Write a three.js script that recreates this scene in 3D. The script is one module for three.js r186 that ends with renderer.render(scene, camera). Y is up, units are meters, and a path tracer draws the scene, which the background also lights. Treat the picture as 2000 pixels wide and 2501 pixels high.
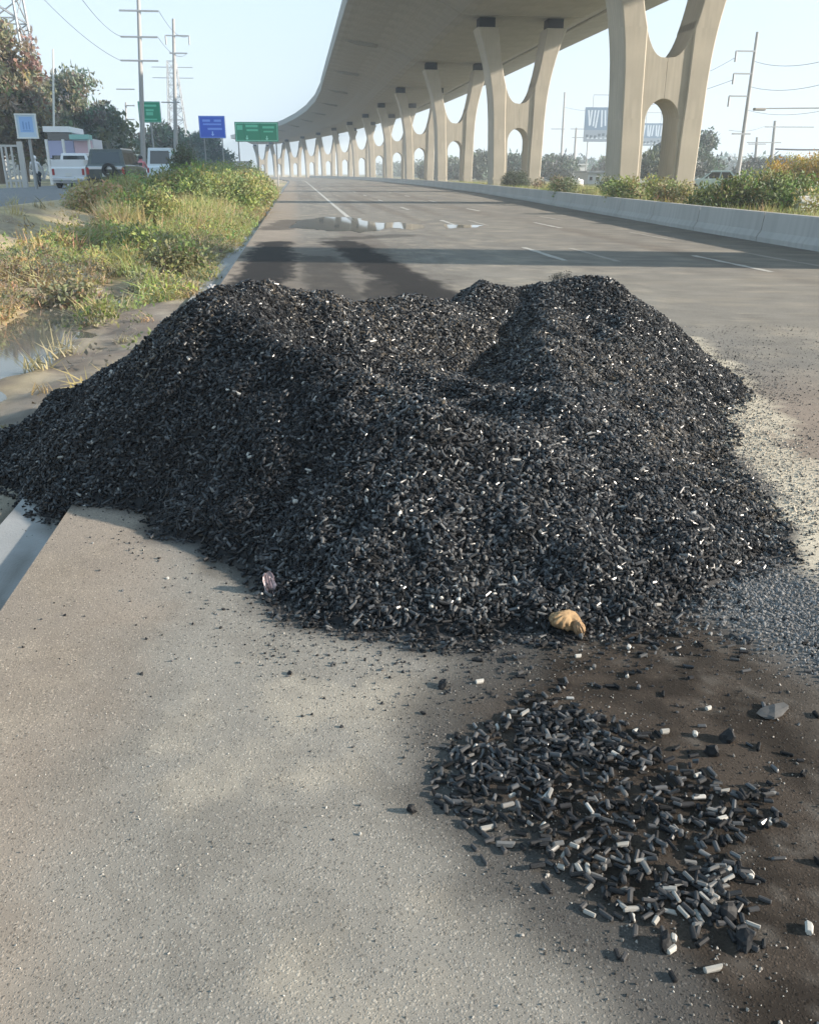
import * as THREE from 'three';
import { mergeGeometries, mergeVertices, toCreasedNormals } from 'three/addons/utils/BufferGeometryUtils.js';
import { RoundedBoxGeometry } from 'three/addons/geometries/RoundedBoxGeometry.js';
import { MarchingCubes } from 'three/addons/objects/MarchingCubes.js';

// ---------------------------------------------------------------- camera, sky, sun, exposure
const D = Math.PI / 180;
const scene = new THREE.Scene();
const EYE = 1.5, PITCH = -21.53 * D, YAW = -7.02 * D;
const camera = new THREE.PerspectiveCamera(61.55, 818 / 1024, 0.05, 4000);
camera.rotation.order = 'YXZ';
camera.position.set(0, EYE, 0);
camera.rotation.set(PITCH, YAW, 0);
camera.updateMatrixWorld(true);

const renderer = new THREE.WebGLRenderer({ antialias: true });
renderer.setSize(818, 1024);
renderer.toneMapping = THREE.LinearToneMapping;
renderer.toneMappingExposure = 2.65;
renderer.shadowMap.enabled = true;

const SUN_EL = 20.5 * D, SUN_AZ = 15 * D;                       // from the right, a little behind the camera
const sunDir = new THREE.Vector3(Math.cos(SUN_EL) * Math.cos(SUN_AZ), Math.sin(SUN_EL), Math.cos(SUN_EL) * Math.sin(SUN_AZ));
const sun = new THREE.DirectionalLight(new THREE.Color().setRGB(1.0, 0.89, 0.76), 4.0);
sun.position.copy(sunDir).multiplyScalar(200);
sun.castShadow = true;
sun.shadow.radius = 2.2;
sun.shadow.mapSize.set(4096, 4096);
Object.assign(sun.shadow.camera, { left: -120, right: 120, top: 120, bottom: -120, near: 1, far: 600 });
scene.add(sun, sun.target);

{ // hazy morning sky
  const W = 512, Hh = 256, data = new Float32Array(W * Hh * 4);
  for (let j = 0; j < Hh; j++) for (let i = 0; i < W; i++) {
    const lat = ((j + 0.5) / Hh - 0.5) * Math.PI, lon = ((i + 0.5) / W - 0.5) * 2 * Math.PI;
    const d = [Math.cos(lat) * Math.cos(lon), Math.sin(lat), Math.cos(lat) * Math.sin(lon)];
    const y = Math.max(0, d[1]);
    const t = 1 - Math.exp(-y * 3.0);
    const c = Math.max(0, d[0] * sunDir.x + d[1] * sunDir.y + d[2] * sunDir.z);
    const low = [0.385, 0.435, 0.46], high = [0.18, 0.30, 0.42];
    const glow = 0.22 * Math.pow(c, 2) + 0.45 * Math.pow(c, 20);
    const gc = [1.0, 0.96, 0.88];
    const k = (j * W + i) * 4;
    for (let n = 0; n < 3; n++) data[k + n] = low[n] + (high[n] - low[n]) * t + glow * gc[n];
    data[k + 3] = 1;
  }
  const sky = new THREE.DataTexture(data, W, Hh, THREE.RGBAFormat, THREE.FloatType);
  sky.mapping = THREE.EquirectangularReflectionMapping;
  sky.magFilter = THREE.LinearFilter; sky.minFilter = THREE.LinearFilter;
  sky.needsUpdate = true;
  scene.background = sky; scene.environment = sky;
}
scene.fog = new THREE.FogExp2(0xdfe8ee, 0.0015);

// ---------------------------------------------------------------- helpers
function rng(seed) { let a = seed >>> 0; return () => { a = (a + 0x6D2B79F5) | 0; let t = Math.imul(a ^ (a >>> 15), 1 | a); t = (t + Math.imul(t ^ (t >>> 7), 61 | t)) ^ t; return ((t ^ (t >>> 14)) >>> 0) / 4294967296; }; }
const hash2 = (x, y) => { let h = Math.imul(x | 0, 374761393) + Math.imul(y | 0, 668265263) | 0; h = Math.imul(h ^ (h >>> 13), 1274126177); return ((h ^ (h >>> 16)) >>> 0) / 4294967296; };
function noise(x, y) {
  const ix = Math.floor(x), iy = Math.floor(y); let fx = x - ix, fy = y - iy;
  fx = fx * fx * (3 - 2 * fx); fy = fy * fy * (3 - 2 * fy);
  const a = hash2(ix, iy), b = hash2(ix + 1, iy), c = hash2(ix, iy + 1), d = hash2(ix + 1, iy + 1);
  return a + (b - a) * fx + (c - a) * fy + (a - b - c + d) * fx * fy;
}
const fbm = (x, y, o = 4) => { let s = 0, a = 0.5, t = 0; for (let i = 0; i < o; i++) { s += a * noise(x, y); t += a; a *= 0.5; x = x * 2.03 + 17.3; y = y * 2.03 + 9.1; } return s / t; };
const clamp = (v, a = 0, b = 1) => Math.min(b, Math.max(a, v));
const sst = (a, b, v) => { const t = clamp((v - a) / (b - a)); return t * t * (3 - 2 * t); };
const lerp = (a, b, t) => a + (b - a) * t;
const rgb = (r, g, b) => new THREE.Color().setRGB(r, g, b);
const V = (x, y, z) => new THREE.Vector3(x, y, z);

const used = {};
function numbered(n) { used[n] = (used[n] ?? -1) + 1; return used[n] ? n + '_' + String(used[n]).padStart(3, '0') : n; }
function tag(o, label, category, group) { o.userData.label = label; o.userData.category = category; if (group) o.userData.group = group; return o; }
function thing(name, label, category, pos = [0, 0, 0], turn = 0, group) {
  const o = new THREE.Group(); o.name = numbered(name); o.position.set(...pos); o.rotation.y = turn; scene.add(o);
  return tag(o, label, category, group);
}
function part(name, geo, m, parent) {
  const g = Array.isArray(geo) ? mergeGeometries(geo.map((x) => { const q = x.index ? x.toNonIndexed() : x; for (const k of Object.keys(q.attributes)) if (!['position', 'normal', 'uv'].includes(k)) q.deleteAttribute(k); return q; })) : geo;
  const o = new THREE.Mesh(g, m); o.name = name; parent.add(o); return o;
}
function structure(name, geo, m) { const o = part(numbered(name), geo, m, scene); o.userData.kind = 'structure'; return o; }
function copy(o, label, pos, turn) { const c = o.clone(); c.name = numbered(o.name.replace(/_\d{3}$/, '')); c.userData = { ...o.userData, label: label ?? o.userData.label }; if (pos) c.position.set(...pos); if (turn !== undefined) c.rotation.y = turn; scene.add(c); return c; }
// point at photo pixel (2000 x 2501), on the plane z = const
const KF = 1250.5 / Math.tan(camera.fov * D / 2);
function at(px, py, z) { const d = V((px - 1000) / KF, -(py - 1250.5) / KF, -1).applyEuler(camera.rotation); const t = z / d.z; return V(d.x * t, EYE + d.y * t, z); }
function box(w, h, d, x = 0, y = 0, z = 0) { const g = new THREE.BoxGeometry(w, h, d); g.translate(x, y, z); return g; }
function rbox(w, h, d, r, x = 0, y = 0, z = 0) { const g = new RoundedBoxGeometry(w, h, d, 2, r); g.translate(x, y, z); return g; }
function cyl(r0, r1, a, b, seg = 8) { // tapered rod from a to b
  const L = a.distanceTo(b), g = new THREE.CylinderGeometry(r1, r0, L, seg);
  g.translate(0, L / 2, 0); g.applyQuaternion(new THREE.Quaternion().setFromUnitVectors(V(0, 1, 0), b.clone().sub(a).normalize())); g.translate(a.x, a.y, a.z); return g;
}
function wire(a, b, sag, r) { const pts = []; for (let i = 0; i <= 10; i++) { const t = i / 10, p = a.clone().lerp(b, t); p.y -= sag * 4 * t * (1 - t); pts.push(p); } return new THREE.TubeGeometry(new THREE.CatmullRomCurve3(pts), 14, r, 4); }
function instanced(name, geo, m, list, parent) { // list of {p, q, s, c}
  const o = new THREE.InstancedMesh(geo, m, list.length), M = new THREE.Matrix4();
  list.forEach((e, i) => { M.compose(e.p, e.q, e.s); o.setMatrixAt(i, M); if (e.c) o.setColorAt(i, e.c); });
  o.name = name; o.userData.kind = 'stuff'; parent.add(o); return o;
}

// lateral bend of the whole corridor to the left, far away
const off = (z) => (z < -165 ? (z + 165) ** 2 / 1800 : 0);
const slope = (z) => (z < -165 ? (z + 165) / 900 : 0);     // d off / dz
const headingAt = (z) => Math.atan(-slope(z));

// ---------------------------------------------------------------- textures
function dataTex(n, fill, srgb, rx = 1, ry = 1) {
  const d = new Uint8Array(n * n * 4);
  fill(d, n);
  const t = new THREE.DataTexture(d, n, n, THREE.RGBAFormat);
  t.wrapS = t.wrapT = THREE.RepeatWrapping; t.magFilter = THREE.LinearFilter; t.minFilter = THREE.LinearMipmapLinearFilter; t.generateMipmaps = true;
  t.repeat.set(rx, ry); if (srgb) t.colorSpace = THREE.SRGBColorSpace; t.needsUpdate = true; return t;
}
const tnoise = (x, y, p) => { // tileable value noise, period p
  const ix = Math.floor(x), iy = Math.floor(y); let fx = x - ix, fy = y - iy; fx = fx * fx * (3 - 2 * fx); fy = fy * fy * (3 - 2 * fy);
  const m = (v) => ((v % p) + p) % p, a = hash2(m(ix), m(iy) + 91), b = hash2(m(ix + 1), m(iy) + 91), c = hash2(m(ix), m(iy + 1) + 91), d = hash2(m(ix + 1), m(iy + 1) + 91);
  return a + (b - a) * fx + (c - a) * fy + (a - b - c + d) * fx * fy;
};
const tfbm = (u, v, p, o = 4) => { let s = 0, a = 0.5, t = 0; for (let i = 0; i < o; i++) { s += a * tnoise(u * p, v * p, p); t += a; a *= 0.5; p *= 2; } return s / t; };
// worn asphalt: 2 m of road, stones of 3 to 9 mm in a finer binder
const asphaltH = new Float32Array(2048 * 2048), asphaltC = new Float32Array(2048 * 2048);
{
  const n = 2048, r = rng(11);
  for (let j = 0; j < n; j++) for (let i = 0; i < n; i++) { asphaltC[j * n + i] = 0.52 + 0.16 * (tfbm(i / n, j / n, 6, 3) - 0.5) + 0.30 * (r() - 0.5); asphaltH[j * n + i] = 0.35 + 0.15 * r(); }
  for (let k = 0; k < 90000; k++) {
    const cx = r() * n, cy = r() * n, rad = 1.2 + 3.2 * r() * r(), tone = (r() - 0.5) * 0.5, el = 0.7 + 0.6 * r(), ca = Math.cos(r() * 6.3), sa = Math.sqrt(1 - ca * ca);
    const R = Math.ceil(rad * 1.5);
    for (let y = -R; y <= R; y++) for (let x = -R; x <= R; x++) {
      const u = (x * ca + y * sa) * el, w = (-x * sa + y * ca) / el, q = (u * u + w * w) / (rad * rad); if (q > 1) continue;
      const at_ = (((cy + y) | 0) & 2047) * n + (((cx + x) | 0) & 2047);
      asphaltC[at_] = 0.54 + tone; asphaltH[at_] = Math.max(asphaltH[at_], 0.45 + 0.5 * Math.sqrt(1 - q));
    }
  }
}
const asphaltMap = dataTex(2048, (d, n) => { for (let i = 0; i < n * n; i++) { const v = clamp(asphaltC[i]); d[i * 4] = 255 * Math.pow(clamp(v * 1.02), 1 / 2.2); d[i * 4 + 1] = 255 * Math.pow(v, 1 / 2.2); d[i * 4 + 2] = 255 * Math.pow(v * 0.97, 1 / 2.2); d[i * 4 + 3] = 255; } }, true);
const asphaltBump = dataTex(2048, (d, n) => { for (let i = 0; i < n * n; i++) { d[i * 4] = d[i * 4 + 1] = d[i * 4 + 2] = 255 * clamp(asphaltH[i]); d[i * 4 + 3] = 255; } }, false);
// cast concrete: 4 m, blotches, fine pits, run marks
const concreteMap = dataTex(1024, (d, n) => {
  const r = rng(5);
  for (let j = 0; j < n; j++) for (let i = 0; i < n; i++) {
    const u = i / n, v = j / n;
    let c = 0.74 + 0.20 * (tfbm(u, v, 4, 5) - 0.5) + 0.22 * (tnoise(u * 48, v * 3, 48 * 1) - 0.5) * (tfbm(u, v, 3, 2)) + 0.05 * (r() - 0.5);
    const k = (j * n + i) * 4; c = clamp(c);
    d[k] = 255 * Math.pow(c, 1 / 2.2); d[k + 1] = 255 * Math.pow(c * 0.985, 1 / 2.2); d[k + 2] = 255 * Math.pow(c * 0.955, 1 / 2.2); d[k + 3] = 255;
  }
}, true, 0.25, 0.25);
const earthMap = dataTex(1024, (d, n) => {
  const r = rng(8);
  for (let j = 0; j < n; j++) for (let i = 0; i < n; i++) {
    const c = clamp(0.58 + 0.35 * (tfbm(i / n, j / n, 12, 5) - 0.5) + 0.25 * (r() - 0.5)), k = (j * n + i) * 4;
    d[k] = d[k + 1] = d[k + 2] = 255 * Math.pow(c, 1 / 2.2); d[k + 3] = 255;
  }
}, true);

// ---------------------------------------------------------------- materials
const std = (c, rough, extra = {}) => new THREE.MeshStandardMaterial({ color: c, roughness: rough, ...extra });
const M = {
  road: new THREE.MeshPhysicalMaterial({ color: rgb(1, 1, 1), roughness: 0.92, specularIntensity: 0.25, map: asphaltMap, bumpMap: asphaltBump, bumpScale: 0.0014, vertexColors: true }),
  sideRoad: std(rgb(0.30, 0.30, 0.31), 0.9, { map: asphaltMap, bumpMap: asphaltBump, bumpScale: 0.002 }),
  earth: std(rgb(1, 1, 1), 0.95, { map: earthMap, bumpMap: earthMap, bumpScale: 0.03, vertexColors: true }),
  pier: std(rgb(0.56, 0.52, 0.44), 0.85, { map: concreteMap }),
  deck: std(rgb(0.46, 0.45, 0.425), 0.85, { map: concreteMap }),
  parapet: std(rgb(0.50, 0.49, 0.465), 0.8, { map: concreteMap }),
  barrier: std(rgb(0.50, 0.50, 0.49), 0.85, { map: concreteMap }),
  gutter: std(rgb(0.62, 0.61, 0.58), 0.75, { map: concreteMap }),
  line: std(rgb(0.85, 0.84, 0.80), 0.8, { map: asphaltMap }),
  oldLine: std(rgb(0.58, 0.55, 0.50), 0.85, { map: asphaltMap }),
  black: std(rgb(0.012, 0.012, 0.013), 0.75),
  rubber: std(rgb(0.02, 0.02, 0.02), 0.85),
  chrome: std(rgb(0.55, 0.56, 0.58), 0.3, { metalness: 0.8 }),
  glass: new THREE.MeshPhysicalMaterial({ color: rgb(0.02, 0.025, 0.03), roughness: 0.08, clearcoat: 1 }),
  steel: std(rgb(0.34, 0.35, 0.36), 0.5, { metalness: 0.5 }),
  pole: std(rgb(0.36, 0.35, 0.34), 0.85),
  wireM: std(rgb(0.05, 0.05, 0.055), 0.6),
  bark: std(rgb(0.16, 0.12, 0.085), 0.95),
  leaf: new THREE.MeshPhysicalMaterial({ color: rgb(1, 1, 1), roughness: 0.75, transmission: 0.5, thickness: 0, side: THREE.DoubleSide }),
  leafV: new THREE.MeshPhysicalMaterial({ color: rgb(1, 1, 1), roughness: 0.75, transmission: 0.5, thickness: 0, side: THREE.DoubleSide, vertexColors: true }),
  charcoal: new THREE.MeshPhysicalMaterial({ color: rgb(1.7, 1.7, 1.7), roughness: 0.7, specularIntensity: 0.45, map: earthMap }),
  charcoalGloss: new THREE.MeshPhysicalMaterial({ color: rgb(1.7, 1.7, 1.7), roughness: 0.30, specularIntensity: 1, map: earthMap }),
  crumb: std(rgb(1, 1, 1), 0.85, {}),
};
function paint(r, g, b) { return new THREE.MeshPhysicalMaterial({ color: rgb(r, g, b), roughness: 0.35, clearcoat: 0.7, clearcoatRoughness: 0.15 }); }

// ---------------------------------------------------------------- the charcoal pile's shape
const SEG = [ // x1 z1 h1  x2 z2 h2  slope
  [-0.50, -4.88, 0.92, -0.2, -5.5, 0.88, 1.12], [-0.2, -5.5, 0.84, 0.9, -6.0, 0.70, 0.72],
  [-0.5, -4.88, 0.90, 0.10, -4.14, 0.67, 1.02], [0.10, -4.14, 0.66, 0.54, -3.66, 0.54, 0.78], [0.54, -3.64, 0.53, 0.95, -3.58, 0.46, 0.60],
  [0.9, -6.0, 0.66, 1.4, -6.6, 0.70, 0.75], [1.4, -6.6, 0.72, 2.0, -6.6, 0.71, 0.75], [2.0, -6.6, 0.71, 2.35, -6.45, 0.74, 0.80],
  [2.35, -6.45, 0.73, 2.7, -6.6, 0.52, 0.85], [2.7, -6.6, 0.5, 3.05, -6.95, 0.24, 0.9], [3.05, -6.95, 0.22, 3.4, -7.2, 0.06, 0.7],
  [1.85, -6.5, 0.70, 1.70, -5.6, 0.50, 0.60], [1.70, -5.6, 0.50, 1.34, -4.5, 0.45, 0.52], [1.34, -4.5, 0.45, 1.05, -3.7, 0.43, 0.48],
  [2.2, -6.1, 0.58, 1.85, -5.2, 0.36, 0.62], [1.85, -5.2, 0.32, 1.45, -3.9, 0.26, 0.50], [1.45, -3.9, 0.25, 1.3, -3.3, 0.22, 0.46],
  [0.75, -5.2, 0.40, 1.15, -4.6, 0.40, 0.5], [0.45, -3.25, 0.28, 1.0, -3.0, 0.24, 0.55], [-0.9, -5.05, 0.60, -1.35, -5.25, 0.30, 0.68], [-1.35, -5.15, 0.28, -1.6, -4.9, 0.02, 0.40],
];
function pileY(x, z) {
  let s = 0; const k = 26;
  for (const [x1, z1, h1, x2, z2, h2, sl] of SEG) {
    const dx = x2 - x1, dz = z2 - z1, t = clamp(((x - x1) * dx + (z - z1) * dz) / (dx * dx + dz * dz));
    const d = Math.hypot(x - x1 - dx * t, z - z1 - dz * t), r = 0.10;
    s += Math.exp(k * (lerp(h1, h2, t) - sl * (Math.sqrt(d * d + r * r) - r)));
  }
  const y = Math.log(s + 1e-9) / k;
  return y - 0.035 + 0.16 * (fbm(x * 1.9 + 5, z * 1.9, 3) - 0.5) + 0.09 * (fbm(x * 6 + 3, z * 6 + 8, 2) - 0.5);
}

// ---------------------------------------------------------------- ground
const bx = (z) => { const P = [[10, 10.2], [-10, 10.5], [-17.4, 10.75], [-24, 11.15], [-33, 11.85], [-52, 13.4], [-75, 15.0], [-105, 15.9], [-165, 16.0], [-330, 16.0]]; for (let i = 0; i + 1 < P.length; i++) if (z <= P[i][0] && z >= P[i + 1][0]) return lerp(P[i][1], P[i + 1][1], (P[i][0] - z) / (P[i][0] - P[i + 1][0])) - off(z); return 16 - off(z); };
function groundY(x, z) {
  const u = x + off(z);
  const edge = bx(z) + off(z) + 0.05;
  if (u > -1.45 && u < edge) return -0.32;
  if (u >= edge) return u < edge + 0.5 ? lerp(-0.32, 0.12, (u - edge) * 2) : 0.12 + 0.06 * fbm(x * 0.4, z * 0.4, 3) - sst(26, 34, u) * 0.05;
  const wet = sst(-4.5, -7, z) * (1 - sst(-12.6, -15, z));
  const P = [[-1.45, -0.09], [-1.9, -0.09 - 0.02 * wet], [-2.5, -0.06 - 0.14 * wet], [-3.0, -0.02 - 0.27 * wet], [-3.5, 0.04 - 0.17 * wet], [-4.6, 0.20], [-6.2, 0.62], [-6.6, 0.76], [-7.0, 0.78], [-16.5, 0.74], [-60, 0.8], [-900, 0.8]];
  let y = 0.8;
  for (let i = 0; i + 1 < P.length; i++) if (u <= P[i][0] && u >= P[i + 1][0]) { y = lerp(P[i][1], P[i + 1][1], (P[i][0] - u) / (P[i][0] - P[i + 1][0])); break; }
  const rough = sst(-1.45, -2.2, u) * (1 - sst(-6.3, -6.9, u)) + sst(-16.6, -18, u);
  if (u < -6.9 && u > -16.4) y -= 0.12;
  const mud = wet * sst(-1.9, -2.3, u) * (1 - sst(-3.3, -3.9, u)) * 0.16 * (fbm(x * 2.6 + 5, z * 1.3, 3) - 0.47);
  return y + mud + rough * (0.22 * (fbm(x * 0.9, z * 0.9, 4) - 0.5) + 0.05 * (fbm(x * 5, z * 5, 2) - 0.5));
}
function grid(xs, zs, fy, fc, uvScale, bend = false) {
  const nx = xs.length, nz = zs.length, pos = new Float32Array(nx * nz * 3), col = new Float32Array(nx * nz * 3), uv = new Float32Array(nx * nz * 2), idx = [];
  for (let j = 0; j < nz; j++) for (let i = 0; i < nx; i++) {
    const k = j * nx + i, z = zs[j], x = xs[i] - (bend ? off(z) : 0);
    pos[k * 3] = x; pos[k * 3 + 1] = fy(x, z); pos[k * 3 + 2] = z; uv[k * 2] = xs[i] / uvScale; uv[k * 2 + 1] = z / uvScale;
    const c = fc(xs[i], z); col[k * 3] = c[0]; col[k * 3 + 1] = c[1]; col[k * 3 + 2] = c[2];
    if (i + 1 < nx && j + 1 < nz) idx.push(k, k + 1, k + nx, k + 1, k + nx + 1, k + nx);
  }
  const g = new THREE.BufferGeometry();
  g.setAttribute('position', new THREE.BufferAttribute(pos, 3)); g.setAttribute('color', new THREE.BufferAttribute(col, 3)); g.setAttribute('uv', new THREE.BufferAttribute(uv, 2)); g.setIndex(idx); g.computeVertexNormals(); return g;
}
const span = (a, b, s) => { const n = Math.max(1, Math.round(Math.abs(b - a) / s)), o = []; for (let i = 0; i < n; i++) o.push(a + (b - a) * i / n); return o; };
const geom = (a, b, f, s0) => { const o = []; let s = s0, v = a; const sg = Math.sign(b - a); while ((b - v) * sg > 0) { o.push(v); v += s * sg; s *= f; } o.push(b); return o; };
const mix3 = (a, b, t) => [lerp(a[0], b[0], t), lerp(a[1], b[1], t), lerp(a[2], b[2], t)];
{
  const xs = [-900, -600, -400, -250, -160, -110, ...span(-80, -20, 4), ...span(-20, -7.4, 0.6), ...span(-7.4, -1.45, 0.11), -1.45, -1.42, 0, 5, ...span(10, 17.2, 0.3), ...span(17.2, 40, 1.5), ...geom(40, 900, 1.5, 6)];
  const zs = [...geom(40, 2, 0.8, 8), ...span(2, -22, 0.12), ...span(-22, -60, 0.5), ...geom(-60, -900, 1.12, 1.2)].sort((a, b) => b - a);
  const soil = [0.33, 0.26, 0.18], straw = [0.50, 0.40, 0.22], mud = [0.15, 0.12, 0.10], green = [0.15, 0.17, 0.06], grey = [0.27, 0.245, 0.215], sand = [0.60, 0.46, 0.30];
  const g = grid(xs, zs, groundY, (u, z) => {
    const x = u; let c = mix3(soil, straw, sst(0.35, 0.65, fbm(x * 0.8, z * 0.8, 4)));
    c = mix3(c, green, 0.75 * sst(0.45, 0.7, fbm(x * 0.35 + 40, z * 0.35, 4)) * sst(-18, -34, z));
    if (u < -1.43 && u > -3.6) { c = mix3(c, grey, 0.8 * sst(-2.7, -2.0, u) * (1 - sst(-11, -14, z))); const w = sst(-5, -7, z) * (1 - sst(-13, -15, z)); c = mix3(c, mud, 0.75 * w * sst(0.35, 0.6, fbm(x * 3, z * 2, 4)) * sst(-3.9, -3.2, u)); }
    if (u < -4.8 && u > -7) c = mix3(c, sand, 0.7 * sst(0.4, 0.6, fbm(x * 0.7 + 3, z * 0.25, 3)));
    if (u > 10.6) c = mix3(c, [0.12, 0.125, 0.06], 0.6);
    return c.map((v) => v * 1.6);
  }, 1.7);
  structure('ground', g, M.earth);
}

// ---------------------------------------------------------------- the main road
const STAIN = [[0.30, -2.05], [0.24, -1.8], [0.36, -1.45], [0.55, -1.2], [0.62, -0.9], [0.70, -0.4], [2.4, -0.4], [2.6, -1.6], [2.0, -2.3], [1.6, -2.75], [0.9, -2.75], [0.62, -2.55], [0.42, -2.3]];
function inside(poly, x, z) { let c = false; for (let i = 0, j = poly.length - 1; i < poly.length; j = i++) { const [xi, zi] = poly[i], [xj, zj] = poly[j]; if ((zi > z) !== (zj > z) && x < (xj - xi) * (z - zi) / (zj - zi) + xi) c = !c; } return c; }
function edgeDist(poly, x, z) { let d = 1e9; for (let i = 0, j = poly.length - 1; i < poly.length; j = i++) { const [x1, z1] = poly[j], [x2, z2] = poly[i], dx = x2 - x1, dz = z2 - z1, t = clamp(((x - x1) * dx + (z - z1) * dz) / (dx * dx + dz * dz)); d = Math.min(d, Math.hypot(x - x1 - dx * t, z - z1 - dz * t)); } return inside(poly, x, z) ? d : -d; }
function segDist(x, z, a, b) { const dx = b[0] - a[0], dz = b[1] - a[1], t = clamp(((x - a[0]) * dx + (z - a[1]) * dz) / (dx * dx + dz * dz)); return [Math.hypot(x - a[0] - dx * t, z - a[1] - dz * t), t]; }
function roadColour(x, z) {
  const dust = [0.245, 0.233, 0.211], grey = [0.19, 0.183, 0.173], tan = [0.31, 0.26, 0.215], soot = [0.022, 0.022, 0.026], wet = [0.028, 0.0225, 0.0185], pale = [0.46, 0.41, 0.33], ash = [0.15, 0.15, 0.15];
  const n1 = fbm(x * 0.9, z * 0.5, 4), n2 = fbm(x * 3.1 + 9, z * 3.1, 4), n3 = fbm(x * 11, z * 11 + 4, 3);
  let c = mix3(dust, grey, sst(0.42, 0.66, n1) * 0.30 + sst(-9, -22, z) * 0.45);
  c = mix3(c, pale, 0.30 * sst(0.50, 0.75, n2 + 0.5 * (n3 - 0.5)));
  c = mix3(c, [0.15, 0.14, 0.125], 0.28 * sst(0.54, 0.7, fbm(x * 5 + 2, z * 5, 3) + 0.6 * (fbm(x * 19, z * 19 + 5, 3) - 0.5)));
  // wheel tracks of the far lanes, darker and lighter streaks along the road
  if (z < -9) c = mix3(c, [0.15, 0.13, 0.115], 0.55 * sst(0.5, 0.72, fbm(x * 1.3 + 30, z * 0.05, 4)) * sst(-9, -16, z));
  // tan dusty shoulder by the gutter
  c = mix3(c, tan, 0.75 * (1 - sst(-0.35, 0.25, x + 0.35 * (n2 - 0.5))) * sst(-8, -13, z));
  c = mix3(c, [0.29, 0.23, 0.18], 0.5 * (1 - sst(-0.85, -0.45, x + 0.4 * (n2 - 0.5))) * (1 - sst(-6, -9, z)));
  // soot round the pile and thin black dust behind it
  const py = pileY(x, z) + 0.10 * (n2 - 0.5);
  if (z > -9 && z < -1.2) c = mix3(c, soot, 0.9 * sst(-0.13, 0.0, py));
  if (z < -6.5 && z > -32) {
    let s = 0;
    const grain = 0.8 * (fbm(x * 2.6, z * 1.1, 4) - 0.5) + 0.7 * (fbm(x * 9, z * 6 + 3, 3) - 0.5);
    for (const [a, b, w, k] of [[[-0.62, -11], [-0.55, -21], 0.42, 1], [[-0.55, -14], [-0.5, -18], 0.5, 0.9], [[1.75, -11], [0.95, -21], 0.42, 0.95], [[1.2, -9], [1.5, -13], 0.6, 0.8], [[0.5, -9], [0.35, -17], 0.4, 0.6], [[-0.6, -26], [-0.2, -31], 0.5, 0.6], [[0.9, -22], [2.6, -23], 0.5, 0.5]]) { const [d] = segDist(x, z, a, b); s = Math.max(s, k * (1 - sst(0.65, 1.25, d / w + 1.1 * grain))); }
    s = Math.max(s, 0.7 * (1 - sst(7.2, 10.5, -z + 3 * grain)) * sst(-1, 0, x) * (1 - sst(1.9, 2.8, x)));
    c = mix3(c, [0.10, 0.085, 0.075], 0.55 * (1 - sst(0.8, 2.4, Math.abs(x - 0.6) + grain)) * sst(-24, -18, z));
    c = mix3(c, [0.016, 0.016, 0.018], 0.95 * s);
  }
  // brown soaked patch in front, with a sooty rim
  if (z > -4.2 && x > -0.4) {
    const e = edgeDist(STAIN, x, z) + 0.22 * (n2 - 0.5) + 0.06 * (n3 - 0.5);
    c = mix3(c, [0.06, 0.058, 0.057], 0.85 * sst(-0.16, 0.05, e));
    c = mix3(c, mix3(mix3(wet, [0.056, 0.045, 0.037], sst(0.40, 0.65, n3)), [0.10, 0.09, 0.08], 0.7 * sst(0.56, 0.72, fbm(x * 26, z * 26, 3)) * sst(0.4, 0.6, n2)), 0.96 * sst(0.05, 0.22, e));
    c = mix3(c, [0.15, 0.135, 0.12], 0.75 * sst(1.25, 1.7, x + 0.5 * (n2 - 0.5)) * sst(-2.5, -2.0, z) * (1 - sst(-1.25, -1.0, z)));
  }
  // scattered black grit and grey ash on the right of the pile, pale dust where it was scraped
  const r1 = segDist(x, z, [3.0, -7.0], [2.15, -2.6]);
  c = mix3(c, ash, 0.62 * (1 - sst(0.4, 2.4, r1[0] + 0.9 * (n2 - 0.5))) * sst(2.0, 2.5, x + 0.2));
  c = mix3(c, [0.30, 0.235, 0.19], 0.6 * sst(2.2, 2.8, x) * sst(-7, -5, z));
  for (const [a, b, w] of [[[3.45, -8.2], [2.45, -3.6], 0.19], [[3.75, -8.0], [2.9, -4.8], 0.11], [[2.35, -3.5], [1.95, -2.6], 0.13]]) { const [d] = segDist(x, z, a, b); c = mix3(c, [0.60, 0.545, 0.44], 0.8 * (1 - sst(0.3, 1.4, d / w + 1.8 * (n2 - 0.5) + 1.6 * (n3 - 0.5)))); }
  const [da] = segDist(x, z, [1.55, -2.95], [2.0, -2.2]);
  c = mix3(c, ash, 0.9 * (1 - sst(0.2, 0.5, da + 0.2 * (n2 - 0.5))));
  return c.map((v) => v / 0.54);
}
const road = (() => {
  const xs = [...span(-1.15, 2.9, 0.025), ...span(2.9, 5, 0.1), ...span(5, 17, 0.35), 17];
  const zs = [...span(14, 0, 1), ...span(0, -4.6, 0.025), ...span(-4.6, -10, 0.06), ...span(-10, -36, 0.16), ...geom(-36, -520, 1.06, 0.5)];
  const g = grid(xs, zs, () => 0, roadColour, 2, true);
  const o = structure('road', g, M.road);
  // broken slab edge above the gutter
  const eg = grid([0, 0.5, 1], [...span(14, 0, 1), ...span(0, -20, 0.1), ...geom(-20, -520, 1.06, 0.4)], (x, z) => 0, () => [0.3, 0.27, 0.24], 2);
  const p = eg.attributes.position;
  for (let i = 0; i < p.count; i++) { const t = p.getX(i), z = p.getZ(i); p.setXYZ(i, -1.15 - off(z) - 0.012 * noise(z * 9, t * 3) * (t > 0.4 ? 1 : 0), -0.3 * t, z); }
  eg.computeVertexNormals();
  part('slab_edge', eg, M.road, o);
  return o;
})();
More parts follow.
